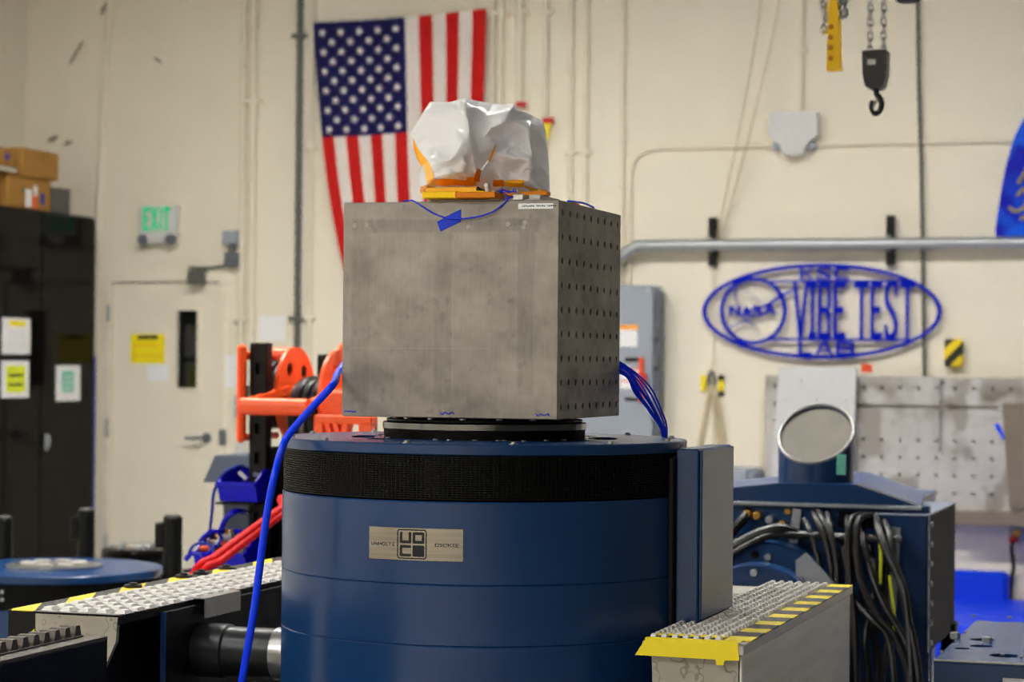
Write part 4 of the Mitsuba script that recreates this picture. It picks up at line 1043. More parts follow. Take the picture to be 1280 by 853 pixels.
part(bag, 'tape_roll', tube([tuple(bag_world(L(x, y)[0], .15, L(x, y)[1])[0]) for x, y in ((735,600),(705,640),(682,672))], .0032, 8, 4), 'm_film', 35)
# base of the test article
def LB(x, y): return -1.5298+(x-665)*.0002863, 1.8116+(853-y)*.000281
def lb(x0, x1, y0, y1, v0, v1, b=.0015):
    a, c = LB(x0, y1), LB(x1, y0)
    o = .0107 if v0 < 4.43 else 0      # nearer parts stand a little to the right
    return bx(a[0]+o, c[0]+o, v0, v1, a[1], c[1], b)
ta = thing('test_article_base', 'gold taped base plate under the film bag on top of the cube', 'base plate')
part(ta, 'housing', bx(-1.68, -1.52, 4.62, 4.72, 1.8125, 1.90, .004), 'm_alu', False)
part(ta, 'gold_plate', lb(218, 700, 784, 836, 4.409, 4.72), 'm_gold', False)
part(ta, 'tape_skirt', lb(226, 650, 742, 786, 4.452, 4.60), 'm_kapton', False, 'amber tape skirt')
part(ta, 'tape_skirt', lb(760, 1150, 776, 808, 4.475, 4.50), 'm_kapton_deep', False)
part(ta, 'gold_step', lb(486, 790, 792, 838, 4.405, 4.47), 'm_kapton_deep', False)
part(ta, 'edge_tape', lb(480, 488, 782, 838, 4.4035, 4.42, 0), 'm_kapton', False)
part(ta, 'under_plate', lb(240, 1120, 836, 853, 4.450, 4.74), 'm_alu', False)
part(ta, 'silver_block', lb(918, 1004, 803, 851, 4.440, 4.56), 'm_chrome', False, 'bright machined block')
part(ta, 'silver_block', lb(1030, 1120, 806, 851, 4.455, 4.60), 'm_alu', False)
part(ta, 'dull_block', lb(735, 825, 790, 851, 4.446, 4.52), 'm_alu', False)
cn = thing('connector', 'small white and black cable connector at the bag foot', 'connector')
for x, y, r in ((715, 737, 20), (722, 768, 17), (768, 790, 18)):
    c = LB(x, y)
    part(cn, 'ring', lathe([(.0, 0), (r*KX*.8, 0), (r*KX, .003), (r*KX, .012), (0, .012)], 16, (c[0], 4.452-.012, c[1]), 'v'), 'm_offwhite')
part(cn, 'lead', tube([(*(lambda q: (q[0], 4.452, q[1]))(LB(x, y)),) for x, y in ((632,752),(665,772),(700,780),(760,790),(830,785))], .004, 8, 5), 'm_black')
for i, pts in enumerate(([(800,800),(850,775),(905,795),(940,760)], [(820,775),(870,800),(890,830),(862,850)], [(840,765),(900,785),(960,790)])):
    single('fine_wire', ('fine blue wire looping left at the foot of the white bag', 'fine blue wire dropping to the cube from the bag foot', 'short fine blue wire near the bright block at the bag foot')[i], 'wire', tube([(*(lambda q: (q[0], 4.438-.003*i, q[1]))(LB(x, y)),) for x, y in pts], .0013, 6, 5), 'm_blue_wire')

# ================================================================ left background: cable reels on a black rack
rk = thing('equipment_rack', 'black perforated upright rack carrying the orange cable reels', 'rack')
def upright(u, v, z1, w=.066, d=.05, holes=True):
    m = bx(u-w/2, u+w/2, v-d/2, v+d/2, .03, z1, .003)
    if holes:
        hs = [man(bx(u-.011, u+.011, v-d/2-.02, v-d/2+.02, z-.02, z+.02, .004)) for z in np.arange(.5, z1-.04, .105)]
        m = unman(man(m)-m3.Manifold.compose(hs))
    return m
part(rk, 'upright', upright(-3.287, 7.20, 1.536), 'm_black', False)
part(rk, 'upright', upright(-2.888, 7.24, 1.40, .036, .05, False), 'm_black', False)
part(rk, 'upright', upright(-3.287, 7.80, 1.50), 'm_black', False)
part(rk, 'side_sheet', bx(-3.255, -3.245, 7.20, 7.60, .25, 1.17, .002), 'm_inner_black', False)
part(rk, 'lower_panel', bx(-3.25, -2.86, 7.27, 7.30, .25, 1.12, .003), 'm_inner_black', False)
part(rk, 'foot', cat(bx(-3.36, -3.21, 6.95, 7.85, .0, .06, .01), bx(-2.95, -2.83, 6.95, 7.75, .0, .06, .01)), 'm_black', False)
part(rk, 'crossbar', cat(bx(-3.26, -2.88, 7.22, 7.26, .25, .31), bx(-3.26, -2.88, 7.22, 7.26, .70, .75)), 'm_black', False)
part(rk, 'shelf', bx(-3.50, -3.26, 7.03, 7.42, .735, .745, .001), 'm_black', False)
part(rk, 'shelf', bx(-3.41, -3.26, 7.10, 7.36, .970, .978, .001), 'm_black', False)

def flange(u, v, z, R, t=.012, k=5, ph=20, ro=.15):
    p = Point(0, 0).buffer(R, quad_segs=20)
    for i in range(k):
        a = math.radians(ph+360*i/k)
        h = affinity.rotate(affinity.scale(Point(0, 0).buffer(1, quad_segs=8), R*ro, R*ro), math.degrees(a), origin=(0, 0))
        p = p.difference(affinity.translate(h, .62*R*math.cos(a), .62*R*math.sin(a)))
    p = affinity.translate(p, v, z)
    return sideplate(p, u-t/2, t)
def coil(u0, u1, v, z, r, seed):
    rg = random.Random(seed)
    ms = []
    n = max(3, int((u1-u0)/.017))
    for i in range(n):
        u = u0+(i+.5)*(u1-u0)/n
        rr = r-.006*rg.random()
        a = np.linspace(0, 2*np.pi, 40, endpoint=False)
        ms.append(tube(np.stack([u+.010*np.sin(a+rg.random()*6), v+rr*np.cos(a), z+rr*np.sin(a)], 1), .0105, 7, closed=True))
    ms.append(lathe([(0, u0), (r-.006, u0), (r-.006, u1), (0, u1)], 40, (0, v, z), 'u'))
    return cat(*ms)
RV, RZ = 7.40, 1.352
r1 = thing('cable_reel', 'orange cable reel nearest the black upright, with round holes in its disc', 'cable reel')
part(r1, 'flange', flange(-3.245, RV, RZ, .172, ph=50), 'm_orange', 30, 'orange flange disc with round holes')
part(r1, 'cable_coil', coil(-3.345, -3.253, RV, RZ, .118, 1), 'm_rubber', 30, 'black coiled cable')
part(r1, 'axle', tube([(-3.36, RV, RZ), (-3.20, RV, RZ)], .02, 14, 1), 'm_orange')
part(r1, 'frame', cat(bx(-3.350, -3.322, 7.125, 7.165, 1.185, 1.530, .010), bx(-3.350, -3.323, 7.16, 7.45, 1.190, 1.215, .008), bx(-3.350, -3.323, 7.16, 7.45, 1.475, 1.505, .008), bx(-3.362, -3.345, RV-.02, RV+.02, 1.20, 1.50, .004)), 'm_orange', 30, 'orange frame')
part(r1, 'top_tube', tube([(-3.345, 7.42, 1.486), (-3.251, 7.42, 1.486)], .036, 18, 1), 'm_orange', 30)
part(r1, 'front_handle', cat(tube([(-3.295, 7.05, 1.315), (-3.29, 7.05, 1.315), (-3.04, 7.05, 1.315)], [.018, .030, .030], 18, 1), beam((-3.270, 7.06, 1.325), (-3.248, 7.33, 1.37), .035, .030), beam((-3.06, 7.06, 1.315), (-3.05, 7.33, 1.36), .03, .03)), 'm_orange', 30, 'orange handle bar')
r2 = thing('cable_reel', 'orange cable reel beside the steel cube, black cable drooping off it', 'cable reel')
part(r2, 'flange', flange(-3.078, RV, RZ-.01, .172, ph=48), 'm_orange', 30, 'orange flange disc with round holes')
part(r2, 'cable_coil', coil(-3.190, -3.088, RV-.06, RZ-.075, .135, 2), 'm_rubber', 30, 'black coiled cable')
part(r2, 'axle', tube([(-3.20, RV, RZ), (-2.86, RV, RZ)], .03, 14, 1), 'm_orange')
part(r2, 'rear_disc', flange(-3.16, 7.66, 1.42, .12, k=0), 'm_orange', 30)
part(r2, 'rear_drum', tube([(-3.15, 7.66, 1.41), (-2.90, 7.66, 1.41)], .085, 24, 1), 'm_orange', 30)
part(r2, 'frame', cat(bx(-3.022, -2.93, 7.10, 7.18, 1.25, 1.372, .008), bx(-3.05, -2.95, 7.18, 7.30, 1.29, 1.33, .006)), 'm_orange', 30, 'orange frame block')
part(r2, 'lower_frame', bx(-3.03, -2.815, 7.07, 7.13, 1.258, 1.290, .006), 'm_orange', 30, 'orange lower frame')
for (u0, z0, u1, z1, w) in ((-3.015, 1.17, -3.015, 1.27, .030), (-2.985, 1.265, -2.955, 1.17, .016), (-2.925, 1.17, -2.955, 1.265, .016), (-2.918, 1.17, -2.918, 1.27, .020), (-2.843, 1.17, -2.843, 1.27, .045)):
    part(r2, 'frame_bar', beam((u0, 7.10, z0), (u1, 7.10, z1), w, .05, (0, 1, 0)), 'm_orange', False)
part(r2, 'cable_end', tube([(-3.13, 7.20, 1.30), (-3.105, 7.14, 1.24), (-3.085, 7.10, 1.20), (-3.075, 7.09, 1.175)], .011, 8, 6), 'm_rubber')
part(r2, 'plug', cyl(.013, .035, (-3.075, 7.09, 1.165), 'z', 12), 'm_galv')
k = thing('cable_grip', 'black cable grip with a wire loop atop the orange reel by the cube', 'cable grip')
part(k, 'grip', cat(cyl(.026, .018, (-3.03, 7.40, 1.512), 'z', 16), cyl(.019, .03, (-3.03, 7.40, 1.529), 'z', 16)), 'm_black')
part(k, 'loop', tube([(-3.05, 7.40, 1.515), (-3.053, 7.40, 1.545), (-3.047, 7.40, 1.575), (-3.035, 7.40, 1.585), (-3.025, 7.40, 1.565)], .0022, 6, 5), 'm_galv')
single('green_tag', 'small pale green tag on the left side of the black rack upright', 'tag', bx(-3.3345, -3.321, 7.16, 7.178, 1.30, 1.385, .001), 'm_teal', False)

# blue bins with small parts
def bin_(lab, u0, u1, v0, v1, z0, h, lip):
    t = thing('storage_bin', lab, 'bin')
    w = .006
    side = Polygon([(v0+.02, z0), (v1, z0), (v1, z0+h), (v0+.45*(v1-v0), z0+h), (v0, z0+lip)])
    part(t, 'shell', cat(bx(u0+.008, u1-.008, v0+.02, v1, z0, z0+w, .001), sideplate(side, u0, w), sideplate(side, u1-w, w), bx(u0, u1, v1-w, v1, z0, z0+h, .001),
         hullm([(u, v, z) for u in (u0+.004, u1-.004) for (v, z) in ((v0+.02, z0), (v0+.026, z0), (v0, z0+lip), (v0+.006, z0+lip))]), beam((u0, v0-.004, z0+lip), (u1, v0-.004, z0+lip), .014, .012)), 'm_blue_bin', 25)
    return t
bin_('upper blue plastic parts bin hanging on the black rack', -3.395, -3.250, 7.08, 7.26, .982, .112, .062)
bin_('lower blue plastic parts bin beside the red hoses', -3.455, -3.260, 7.02, 7.26, .748, .125, .055)
def bits(lab, u0, u1, v0, v1, z, n, seed, zz):
    rg = random.Random(seed)
    groups = {'m_offwhite': [], 'm_galv': [], 'm_rubber': [], 'm_redorange': [], 'm_brass': []}
    for i in range(n):
        c = np.array([rg.uniform(u0, u1), rg.uniform(v0, v1), z+zz*rg.random()])
        d_ = np.array([rg.uniform(-1, 1), rg.uniform(-.6, .6), rg.uniform(-.2, .9)]); d_ /= np.linalg.norm(d_)
        ln = rg.uniform(.012, .028)
        groups[rg.choice(['m_offwhite', 'm_offwhite', 'm_galv', 'm_galv', 'm_rubber', 'm_redorange', 'm_brass'])].append(tube([c-d_*ln, c+d_*ln], rg.uniform(.005, .011), 8, 1))
    t = thing('loose_connectors', lab, 'connectors', kind='stuff')
    for m_, ms in groups.items():
        if ms: part(t, 'connector', cat(*ms), m_, 30, kind='stuff')
bits('small white and brass connectors heaped in the upper blue bin', -3.38, -3.27, 7.11, 7.24, 1.0, 18, 4, .07)
bits('jumble of white, red and metal connectors filling the lower blue bin', -3.435, -3.28, 7.06, 7.23, .775, 60, 7, .085)
for i, (pts, r, m_, lab) in enumerate((
    ([(-3.431, 7.100, 0.865), (-3.413, 7.080, 0.945), (-3.415, 7.100, 1.014), (-3.388, 7.120, 1.078), (-3.364, 7.200, 1.100), (-3.367, 7.300, 1.076)], .006, 'm_blue_strip', 'dark blue lead arching from the lower bin over the upper bin'),
    ([(-3.388, 7.100, 0.883), (-3.358, 7.080, 0.924), (-3.328, 7.100, 0.949), (-3.338, 7.220, 0.933)], .010, 'm_blue_bin', 'thick blue lead arching between the two blue bins'),
    ([(-3.444, 7.050, 0.846), (-3.405, 7.020, 0.872), (-3.368, 7.020, 0.884), (-3.359, 7.040, 0.852), (-3.373, 6.980, 0.815), (-3.406, 6.950, 0.772), (-3.430, 6.950, 0.744)], .006, 'm_blue_bin', 'blue lead curling out of the lower bin to the left'),
    ([(-3.437, 6.950, 0.815), (-3.407, 6.950, 0.843), (-3.363, 6.960, 0.839), (-3.335, 6.940, 0.798), (-3.351, 6.900, 0.762)], .005, 'm_blue_strip', 'dark blue lead coiled beside the lower bin'),
    ([(-3.448, 6.950, 0.787), (-3.424, 6.950, 0.810), (-3.388, 6.950, 0.800), (-3.384, 6.930, 0.764)], .009, 'm_blue_bin', 'thick blue lead at the left end of the tangle'))):
    single('blue_lead', lab, 'cable', tube(pts, r, 8, 6), m_)
gb = thing('grey_waste_bin', 'grey plastic waste bin behind the blue parts bins', 'bin')
part(gb, 'body', hullm([(u, v, z) for (u, v, z) in ((-4.13, 8.66, .96), (-3.72, 8.66, .96), (-4.13, 9.0, .96), (-3.72, 9.0, .96), (-4.09, 8.69, .0), (-3.76, 8.69, .0), (-4.09, 8.97, .0), (-3.76, 8.97, .0))]), 'm_grey_bin', False)
part(gb, 'lid', hullm([(u, v, z) for (u, v, z) in ((-4.19, 8.60, .955), (-3.68, 8.60, .955), (-4.19, 9.05, .955), (-3.68, 9.05, .955), (-4.15, 8.63, 1.07), (-3.70, 8.63, 1.07), (-4.15, 9.02, 1.07), (-3.70, 9.02, 1.07))]), 'm_grey_bin', False)
# red hoses
HOSE = [[(-1.94, 7.45, 0.86), (-2.05, 7.10, 0.90), (-2.35, 6.75, 0.99), (-2.837, 6.500, 1.042), (-2.825, 6.350, 1.016), (-2.868, 6.200, 0.951), (-2.902, 6.050, 0.889), (-2.926, 5.950, 0.844)], [(-1.94, 7.45, 0.81), (-2.05, 7.10, 0.85), (-2.35, 6.75, 0.95), (-2.830, 6.500, 1.028), (-2.818, 6.350, 1.002), (-2.859, 6.200, 0.936), (-2.887, 6.050, 0.876), (-2.905, 5.950, 0.838)]]
for i, (dx, lab) in enumerate(((0, 'red hose, the upper of two running down behind the left step'), (8, 'red hose, the lower of two running down behind the left step'))):
    single('red_hose', lab, 'hose', tube(HOSE[i]+[(-3.02+.02*i, 5.9, .6), (-3.0+.02*i, 5.9, .02)], .0125, 10, 6), 'm_red_hose')
single('red_hose', 'short red hose standing up behind the two blue bins', 'hose', tube([(-3.30, 7.38, .70), (-3.305, 7.40, .88), (-3.285, 7.42, .97), (-3.27, 7.45, 1.02)], .016, 10, 5), 'm_red')

# ---------------------------------------------------------------- second shaker at the left, turntable, posts
s2 = thing('vibration_shaker', 'second blue shaker with a bare armature, standing at the left edge', 'shaker')
c2 = (-4.700, 8.256)
part(s2, 'top_plate', lathe([(.20, .575), (.44, .575), (.446, .58), (.446, .603), (.442, .607), (.20, .607)], 96, (*c2, 0)), 'm_navy', 30)
part(s2, 'vent_band', lathe([(.2, .47), (.432, .47), (.432, .578), (.2, .578)], 96, (*c2, 0)), 'm_inner_black', 30)
part(s2, 'body', lathe([(.2, .03), (.44, .03), (.44, .47), (.2, .47)], 96, (*c2, 0)), 'm_navy', 30)
part(s2, 'armature_ring', lathe([(.165, .60), (.195, .60), (.197, .618), (.165, .622)], 64, (*c2, 0)), 'm_steel', 30)
part(s2, 'armature', lathe([(0, .595), (.16, .595), (.16, .612), (.03, .618), (0, .63)], 48, (*c2, 0)), 'm_steel', 30)
for k in range(8):
    a = math.radians(45*k+10)
    part(s2, 'insert_block', bx(c2[0]+.11*math.cos(a)-.03, c2[0]+.11*math.cos(a)+.03, c2[1]+.11*math.sin(a)-.02, c2[1]+.11*math.sin(a)+.02, .612, .63, .003), 'm_alu', False)
for z in (.515, .545):
    part(s2, 'bolt', cyl(.008, .01, (c2[0]+.02, c2[1]-.445, z), 'v', 10), 'm_galv')
part(s2, 'base', bx(c2[0]-.5, c2[0]+.5, c2[1]-.45, c2[1]+.45, .0, .06, .01), 'm_navy')
def post(lab, px, d, z1, r, side):
    t = thing('guide_post', lab, 'post', None)
    u, v = px
    part(t, 'column', cyl(r, z1, (u, v, 0), 'z', 24), 'm_black')
    part(t, 'cap', cyl(r*.8, .01, (u, v, z1), 'z', 24), 'm_conduit_grey')
    if side:
        part(t, 'clamp', bx(u-r-.030, u-r+.012, v-.028, v+.028, z1-.13, z1-.025, .006), 'm_black', False)
post('black guide post behind the second shaker at the left edge', (-5.213, 8.718, 0.766)[:2], 0, (-5.213, 8.718, 0.766)[2], .036, False)
post('black guide post with a side clamp behind the second shaker rim', (-4.869, 8.830, 0.804)[:2], 0, (-4.869, 8.830, 0.804)[2], .038, True)
post('black guide post with a side clamp left of the blue bins', (-4.187, 8.317, 0.828)[:2], 0, (-4.187, 8.317, 0.828)[2], .040, True)
tt = thing('turntable', 'black round table with shiny fittings behind the second shaker', 'turntable')
tc = (-4.785, 9.20)
part(tt, 'disc', lathe([(0, .56), (.17, .56), (.185, .57), (.185, .60), (.17, .615), (.05, .62), (0, .62)], 48, (*tc, 0)), 'm_black_gloss', 30)
part(tt, 'hub', lathe([(0, .61), (.08, .61), (.07, .635), (0, .64)], 32, (*tc, 0)), 'm_steel', 30)
part(tt, 'pedestal', lathe([(0, 0), (.22, 0), (.22, .03), (.10, .06), (.10, .57), (0, .57)], 32, (*tc, 0)), 'm_black', 30)
for k in range(7):
    a = math.radians(51*k)
    part(tt, 'fitting', cyl(.014, .02, (tc[0]+.14*math.cos(a), tc[1]+.14*math.sin(a), .61), 'z', 10), 'm_galv')

# ================================================================ right background: blue machine with ducts and cables
mc = thing('test_machine', 'dark blue test machine with a sloped hood and air duct behind the right step', 'machine')
part(mc, 'front_panel', cat(bx(-1.95, -.947, 7.16, 7.20, .92, 1.03, .002), bx(-1.95, -.947, 7.18, 7.20, .05, .93, .002)), 'm_navy', False)
part(mc, 'body', bx(-1.95, -1.075, 7.20, 8.30, .05, 1.02, .006), 'm_navy', False)
part(mc, 'lower_edge', bx(-1.95, -.968, 7.13, 7.165, 1.018, 1.030, .002), 'm_galv', False)
HB = [(u, v, z) for v in (7.15, 8.0) for (u, z) in ((-1.95, 1.03), (-.972, 1.03), (-1.425, 1.092), (-1.172, 1.093), (-1.95, 1.0), (-.972, 1.02))]
HB = [(u if v < 7.5 or u < -1.3 else u-.10, v, z) for (u, v, z) in HB]
part(mc, 'hood', hullm(HB), 'm_navy', False, 'sloped blue sheet hood')
dc = (-1.338, 7.31)
an = np.linspace(0, 2*np.pi, 48, endpoint=False)
RD = .124
def ztop(v): return 1.250+(v-dc[1])*math.tan(math.radians(37))
ringv = lambda r: [(dc[0]+r*math.cos(a), dc[1]+r*math.sin(a)) for a in an]
V, F = [], []
for (u, v), (u2, v2) in zip(ringv(RD), ringv(RD-.004)):
    V += [(u, v, 1.07), (u, v, ztop(v)), (u2, v2, ztop(v2)), (u2, v2, 1.07)]
for i in range(48):
    j = (i+1) % 48
    for a in range(4):
        b = (a+1) % 4
        F += [(4*i+a, 4*j+a, 4*j+b), (4*i+a, 4*j+b, 4*i+b)]
duct = trimesh.Trimesh(V, F, process=False); duct.fix_normals()
dk = part(mc, 'duct', duct, 'm_navy', 30, 'round blue air duct cut at a slant')
part(dk, 'rim', tube([(u, v, ztop(v)) for u, v in ringv(RD-.002)], .006, 8, closed=True), 'm_rim', 30)
part(dk, 'screen', hullm([(u, v, ztop(v)-dz) for u, v in ringv(RD-.006) for dz in (.008, .012)]), 'm_mesh', False, 'grey mesh screen')
part(dk, 'tag', bx(dc[0]+.085, dc[0]+.115, dc[1]-RD*.78, dc[1]-RD*.70, 1.12, 1.185, .001), 'm_teal', False)
part(mc, 'hood_edge_strip', beam((-1.172, 7.148, 1.094), (-.972, 7.148, 1.031), .006, .006), 'm_galv', False)
# end box with screwed cover
part(mc, 'end_box', bx(-1.10, -.947, 7.10, 7.80, .575, 1.0, .002), 'm_navy', False)
part(mc, 'end_box_lid', bx(-1.105, -.942, 7.095, 7.805, 1.0, 1.006, .001), 'm_box_lid', False)
cv = part(mc, 'end_cover', bx(-.947, -.943, 7.095, 7.805, .57, 1.0, .001), 'm_cover', False, 'dark side cover')
part(cv, 'flange', bx(-.943, -.939, 7.097, 7.125, .572, .998, .001), 'm_box_lid', False)
for z in np.linspace(.60, .975, 7):
    part(cv, 'screw', cyl(.0085, .008, (-.939, 7.135, z), 'u', 12), 'm_galv')
part(mc, 'leg', cat(bx(-1.08, -1.0, 7.2, 7.28, .0, .58), bx(-1.08, -1.0, 7.65, 7.75, .0, .58)), 'm_navy', False)
part(mc, 'caster_bracket', bx(-.98, -.93, 7.72, 7.80, .50, .60, .004), 'm_black', False)
for pts, m_ in ((((-1.052, 7.085), (.70, .965)), 'm_galv'), (((-1.378, 7.14), (.90, 1.01)), 'm_galv')):
    (u, v), (z0, z1) = pts
    part(mc, 'strap_bar', beam((u, v, z0), (u+.012, v, z1), .028, .008, (0, 1, 0)), m_, False)
# round drum of the machine
def drum(R, v0, v1): return lathe([(0, v0), (R-.006, v0), (R, v0+.006), (R, v1), (0, v1)], 96, (-1.455, 0, .635), 'v')
part(mc, 'drum_flange', drum(.275, 7.02, 7.15), 'm_navy', 30)
part(mc, 'drum_flange', drum(.215, 6.90, 7.03), 'm_navy', 30)
part(mc, 'drum_foot', bx(-1.75, -1.16, 6.85, 7.16, .0, .37, .01), 'm_navy', False)
part(mc, 'gusset', wallplate(Polygon([(-1.335, .70), (-1.335, .86), (-1.305, .885), (-1.20, .78), (-1.19, .70)]), 6.98, .02), 'm_galv', False)  # blue sheet lit from above, its brightness put into the pale metal colour
for u, v, z, r, m_ in ((-1.435, 7.008, .862, .012, 'm_galv'), (-1.478, 7.008, .870, .012, 'm_inner_black'), (-1.455, 6.892, .822, .012, 'm_galv'), (-1.32, 6.955, .80, .012, 'm_galv'), (-1.065, 7.06, .932, .010, 'm_galv'), (-1.03, 7.06, .932, .010, 'm_galv'), (-1.26, 7.15, .965, .012, 'm_galv'), (-1.40, 7.15, 1.0, .011, 'm_brass')):
    part(mc, 'bolt', cyl(r, .014, (u, v, z), 'v', 12), m_)
part(mc, 'cable_rod', tube([(-1.40, 7.07, .935), (-1.02, 7.07, .928)], .011, 10, 1), 'm_conduit_grey')
part(mc, 'rod_cap', cyl(.017, .03, (-1.412, 7.07, .935), 'u', 14), 'm_galv')
for k, (pts, r) in enumerate(([[(-1.579, 7.020, 0.874), (-1.527, 7.020, 0.902), (-1.464, 7.030, 0.934), (-1.402, 7.040, 0.950), (-1.352, 7.060, 0.935)], .020], [[(-1.574, 7.000, 0.851), (-1.497, 7.000, 0.899), (-1.424, 7.020, 0.931), (-1.337, 7.040, 0.932), (-1.213, 7.060, 0.925)], .011], [[(-1.580, 7.060, 0.918), (-1.554, 7.080, 0.948), (-1.534, 7.110, 0.978), (-1.532, 7.150, 0.996)], .017])):
    single('rubber_hose', ('thick black rubber hose curving across the blue machine', 'thin black hose below the thick one on the blue machine', 'short black hose rising to a fitting on the blue machine')[k], 'hose', tube(pts, r, 10, 6), 'm_rubber')
for u, z, m_ in ((-1.526, 0.990, 'm_brass'), (-1.494, 0.986, 'm_brass'), (-1.452, 0.974, 'm_galv'), (-1.410, 0.960, 'm_brass')):
    part(mc, 'fitting', cyl(.013, .05, (u, 7.11, z), 'v', 12), m_)
CAB = [
 ([(-1.338, 7.120, 0.978), (-1.311, 7.060, 0.947), (-1.282, 7.020, 0.885), (-1.258, 7.000, 0.799), (-1.242, 7.000, 0.712)], .010),
 ([(-1.316, 7.140, 1.003), (-1.294, 7.080, 0.982), (-1.259, 7.030, 0.930), (-1.235, 7.000, 0.863), (-1.223, 6.980, 0.752)], .010),
 ([(-1.300, 7.140, 1.008), (-1.273, 7.080, 0.982), (-1.232, 7.020, 0.922), (-1.209, 6.980, 0.840), (-1.202, 6.960, 0.717)], .010),
 ([(-1.269, 7.140, 1.004), (-1.251, 7.070, 0.971), (-1.227, 7.020, 0.912), (-1.207, 7.000, 0.854), (-1.198, 6.980, 0.753)], .010),
 ([(-1.204, 7.140, 0.993), (-1.188, 7.060, 0.961), (-1.162, 7.000, 0.890), (-1.160, 6.960, 0.794), (-1.144, 6.900, 0.652), (-1.144, 6.850, 0.503)], .011),
 ([(-1.140, 7.120, 0.997), (-1.170, 7.040, 0.993), (-1.174, 6.980, 0.937), (-1.162, 6.940, 0.821), (-1.139, 6.900, 0.677), (-1.124, 6.850, 0.487)], .012),
 ([(-1.122, 7.120, 0.997), (-1.148, 7.030, 0.989), (-1.145, 6.970, 0.918), (-1.124, 6.920, 0.814), (-1.067, 6.880, 0.707), (-1.005, 6.860, 0.638), (-0.952, 6.800, 0.503)], .012),
 ([(-1.152, 7.120, 0.978), (-1.139, 7.040, 0.939), (-1.114, 6.980, 0.869), (-1.059, 6.920, 0.752), (-0.988, 6.880, 0.649), (-0.948, 6.840, 0.570), (-0.932, 6.800, 0.480)], .011),
 ([(-1.107, 7.120, 0.997), (-1.087, 7.030, 0.961), (-1.051, 6.960, 0.897), (-1.005, 6.920, 0.816), (-0.974, 6.880, 0.711), (-0.944, 6.840, 0.607), (-0.923, 6.800, 0.480)], .013),
 ([(-1.086, 7.120, 0.990), (-1.051, 7.020, 0.943), (-1.029, 6.960, 0.873), (-0.987, 6.900, 0.782), (-0.966, 6.860, 0.664), (-0.947, 6.800, 0.503)], .012),
 ([(-1.219, 7.120, 0.935), (-1.199, 7.040, 0.886), (-1.174, 6.980, 0.817), (-1.163, 6.950, 0.757), (-1.085, 6.900, 0.691), (-1.032, 6.880, 0.635), (-1.003, 6.820, 0.497)], .009),
 ([(-1.123, 7.100, 0.909), (-1.092, 7.000, 0.818), (-1.093, 6.950, 0.723), (-1.104, 6.900, 0.629), (-1.085, 6.850, 0.489)], .010),
 ([(-1.064, 7.080, 0.888), (-1.061, 7.000, 0.769), (-1.037, 6.940, 0.652), (-1.049, 6.900, 0.558), (-1.051, 6.850, 0.466)], .011),
 ([(-1.160, 7.080, 0.859), (-1.126, 7.000, 0.742), (-1.082, 6.950, 0.624), (-1.061, 6.880, 0.486)], .011)]
ORD = ['first', 'second', 'third', 'fourth', 'fifth', 'sixth', 'seventh', 'eighth', 'ninth', 'tenth', 'eleventh', 'twelfth', 'thirteenth', 'fourteenth']
for ci, (pts, r) in enumerate(sorted(CAB, key=lambda c: c[0][0][0])):
    P = pts
    e = P[-1]
    single('power_cable', f'{ORD[ci]} black power cable from the left where they enter the blue machine', 'cable', tube(P+[(e[0]+.01, e[1]-.03, .25), (e[0]+.03, e[1]-.06, .02)], r, 9, 6), 'm_rubber')
for wi, pts in enumerate(([(-1.091, 7.050, 0.977), (-1.075, 7.000, 0.893), (-1.070, 6.960, 0.797)], [(-1.041, 6.960, 0.823), (-1.021, 6.930, 0.703), (-1.021, 6.900, 0.633)])):
    single('yellow_wire', ('upper left thin yellow green wire among the black cables', 'lower right thin yellow green wire among the black cables')[wi], 'wire', tube(pts, .005, 6, 6), 'm_yellow_green')
single('red_fitting', 'small red fitting behind the black cables', 'fitting', cyl(.012, .03, tuple([(-1.040, 7.100, 0.884)][0]), 'v', 12), 'm_red')
single('cable_gland_plate', 'dark opening plate where the black cables enter the machine', 'plate', bx(-1.235, -1.06, 7.152, 7.158, .955, 1.008, .001), 'm_inner_black', False)
pr('m_concrete', s(150, 146, 140), .8, 0, .2)
single('concrete_block', 'rough grey concrete block between the shaker duct and the right step', 'block', bx(-1.62, -1.26, 6.55, 6.80, .0, .79, .012), 'm_concrete')

# dark blue slip table at the lower right
sp = thing('slip_table', 'dark blue box table with round holes in its top at the lower right', 'table')
zt2 = .72
tp = sbox(-.752, 5.80, -.10, 6.75)
for u, v, r in ((-0.761, 6.189, 0.022), (-0.711, 6.061, 0.020), (-0.763, 6.423, 0.022), (-0.670, 6.132, 0.030), (-0.682, 6.278, 0.034), (-0.589, 5.952, 0.040), (-0.634, 5.734, 0.022), (-0.593, 5.751, 0.016), (-0.683, 6.754, 0.022)):
    q = (u, v)
    tp = tp.difference(affinity.translate(Point(0, 0).buffer(r, quad_segs=8), q[0], q[1]))
part(sp, 'top', flatplate(tp, zt2-.008, .008), 'm_navy', False)
part(sp, 'front', bx(-.752, -.10, 5.795, 5.803, .0, zt2-.006, .001), 'm_navy', False)
part(sp, 'left_side', bx(-.752, -.744, 5.80, 6.75, .0, zt2-.008, .001), 'm_navy', False)
part(sp, 'lower_deck', bx(-.74, -.11, 5.81, 6.74, zt2-.09, zt2-.08, 0), 'm_inner_black', False)
part(sp, 'rim', beam((-.752, 5.797, zt2), (-.10, 5.797, zt2), .004, .004), 'm_galv', False)
for u, v in ((-0.751, 5.956), (-0.595, 5.950), (-0.547, 5.918), (-0.771, 6.853), (-0.665, 6.852)):
    q = (u, v)
    part(sp, 'screw', cyl(.0065, .006, (q[0], q[1], zt2-.001), 'z', 10), 'm_chrome')
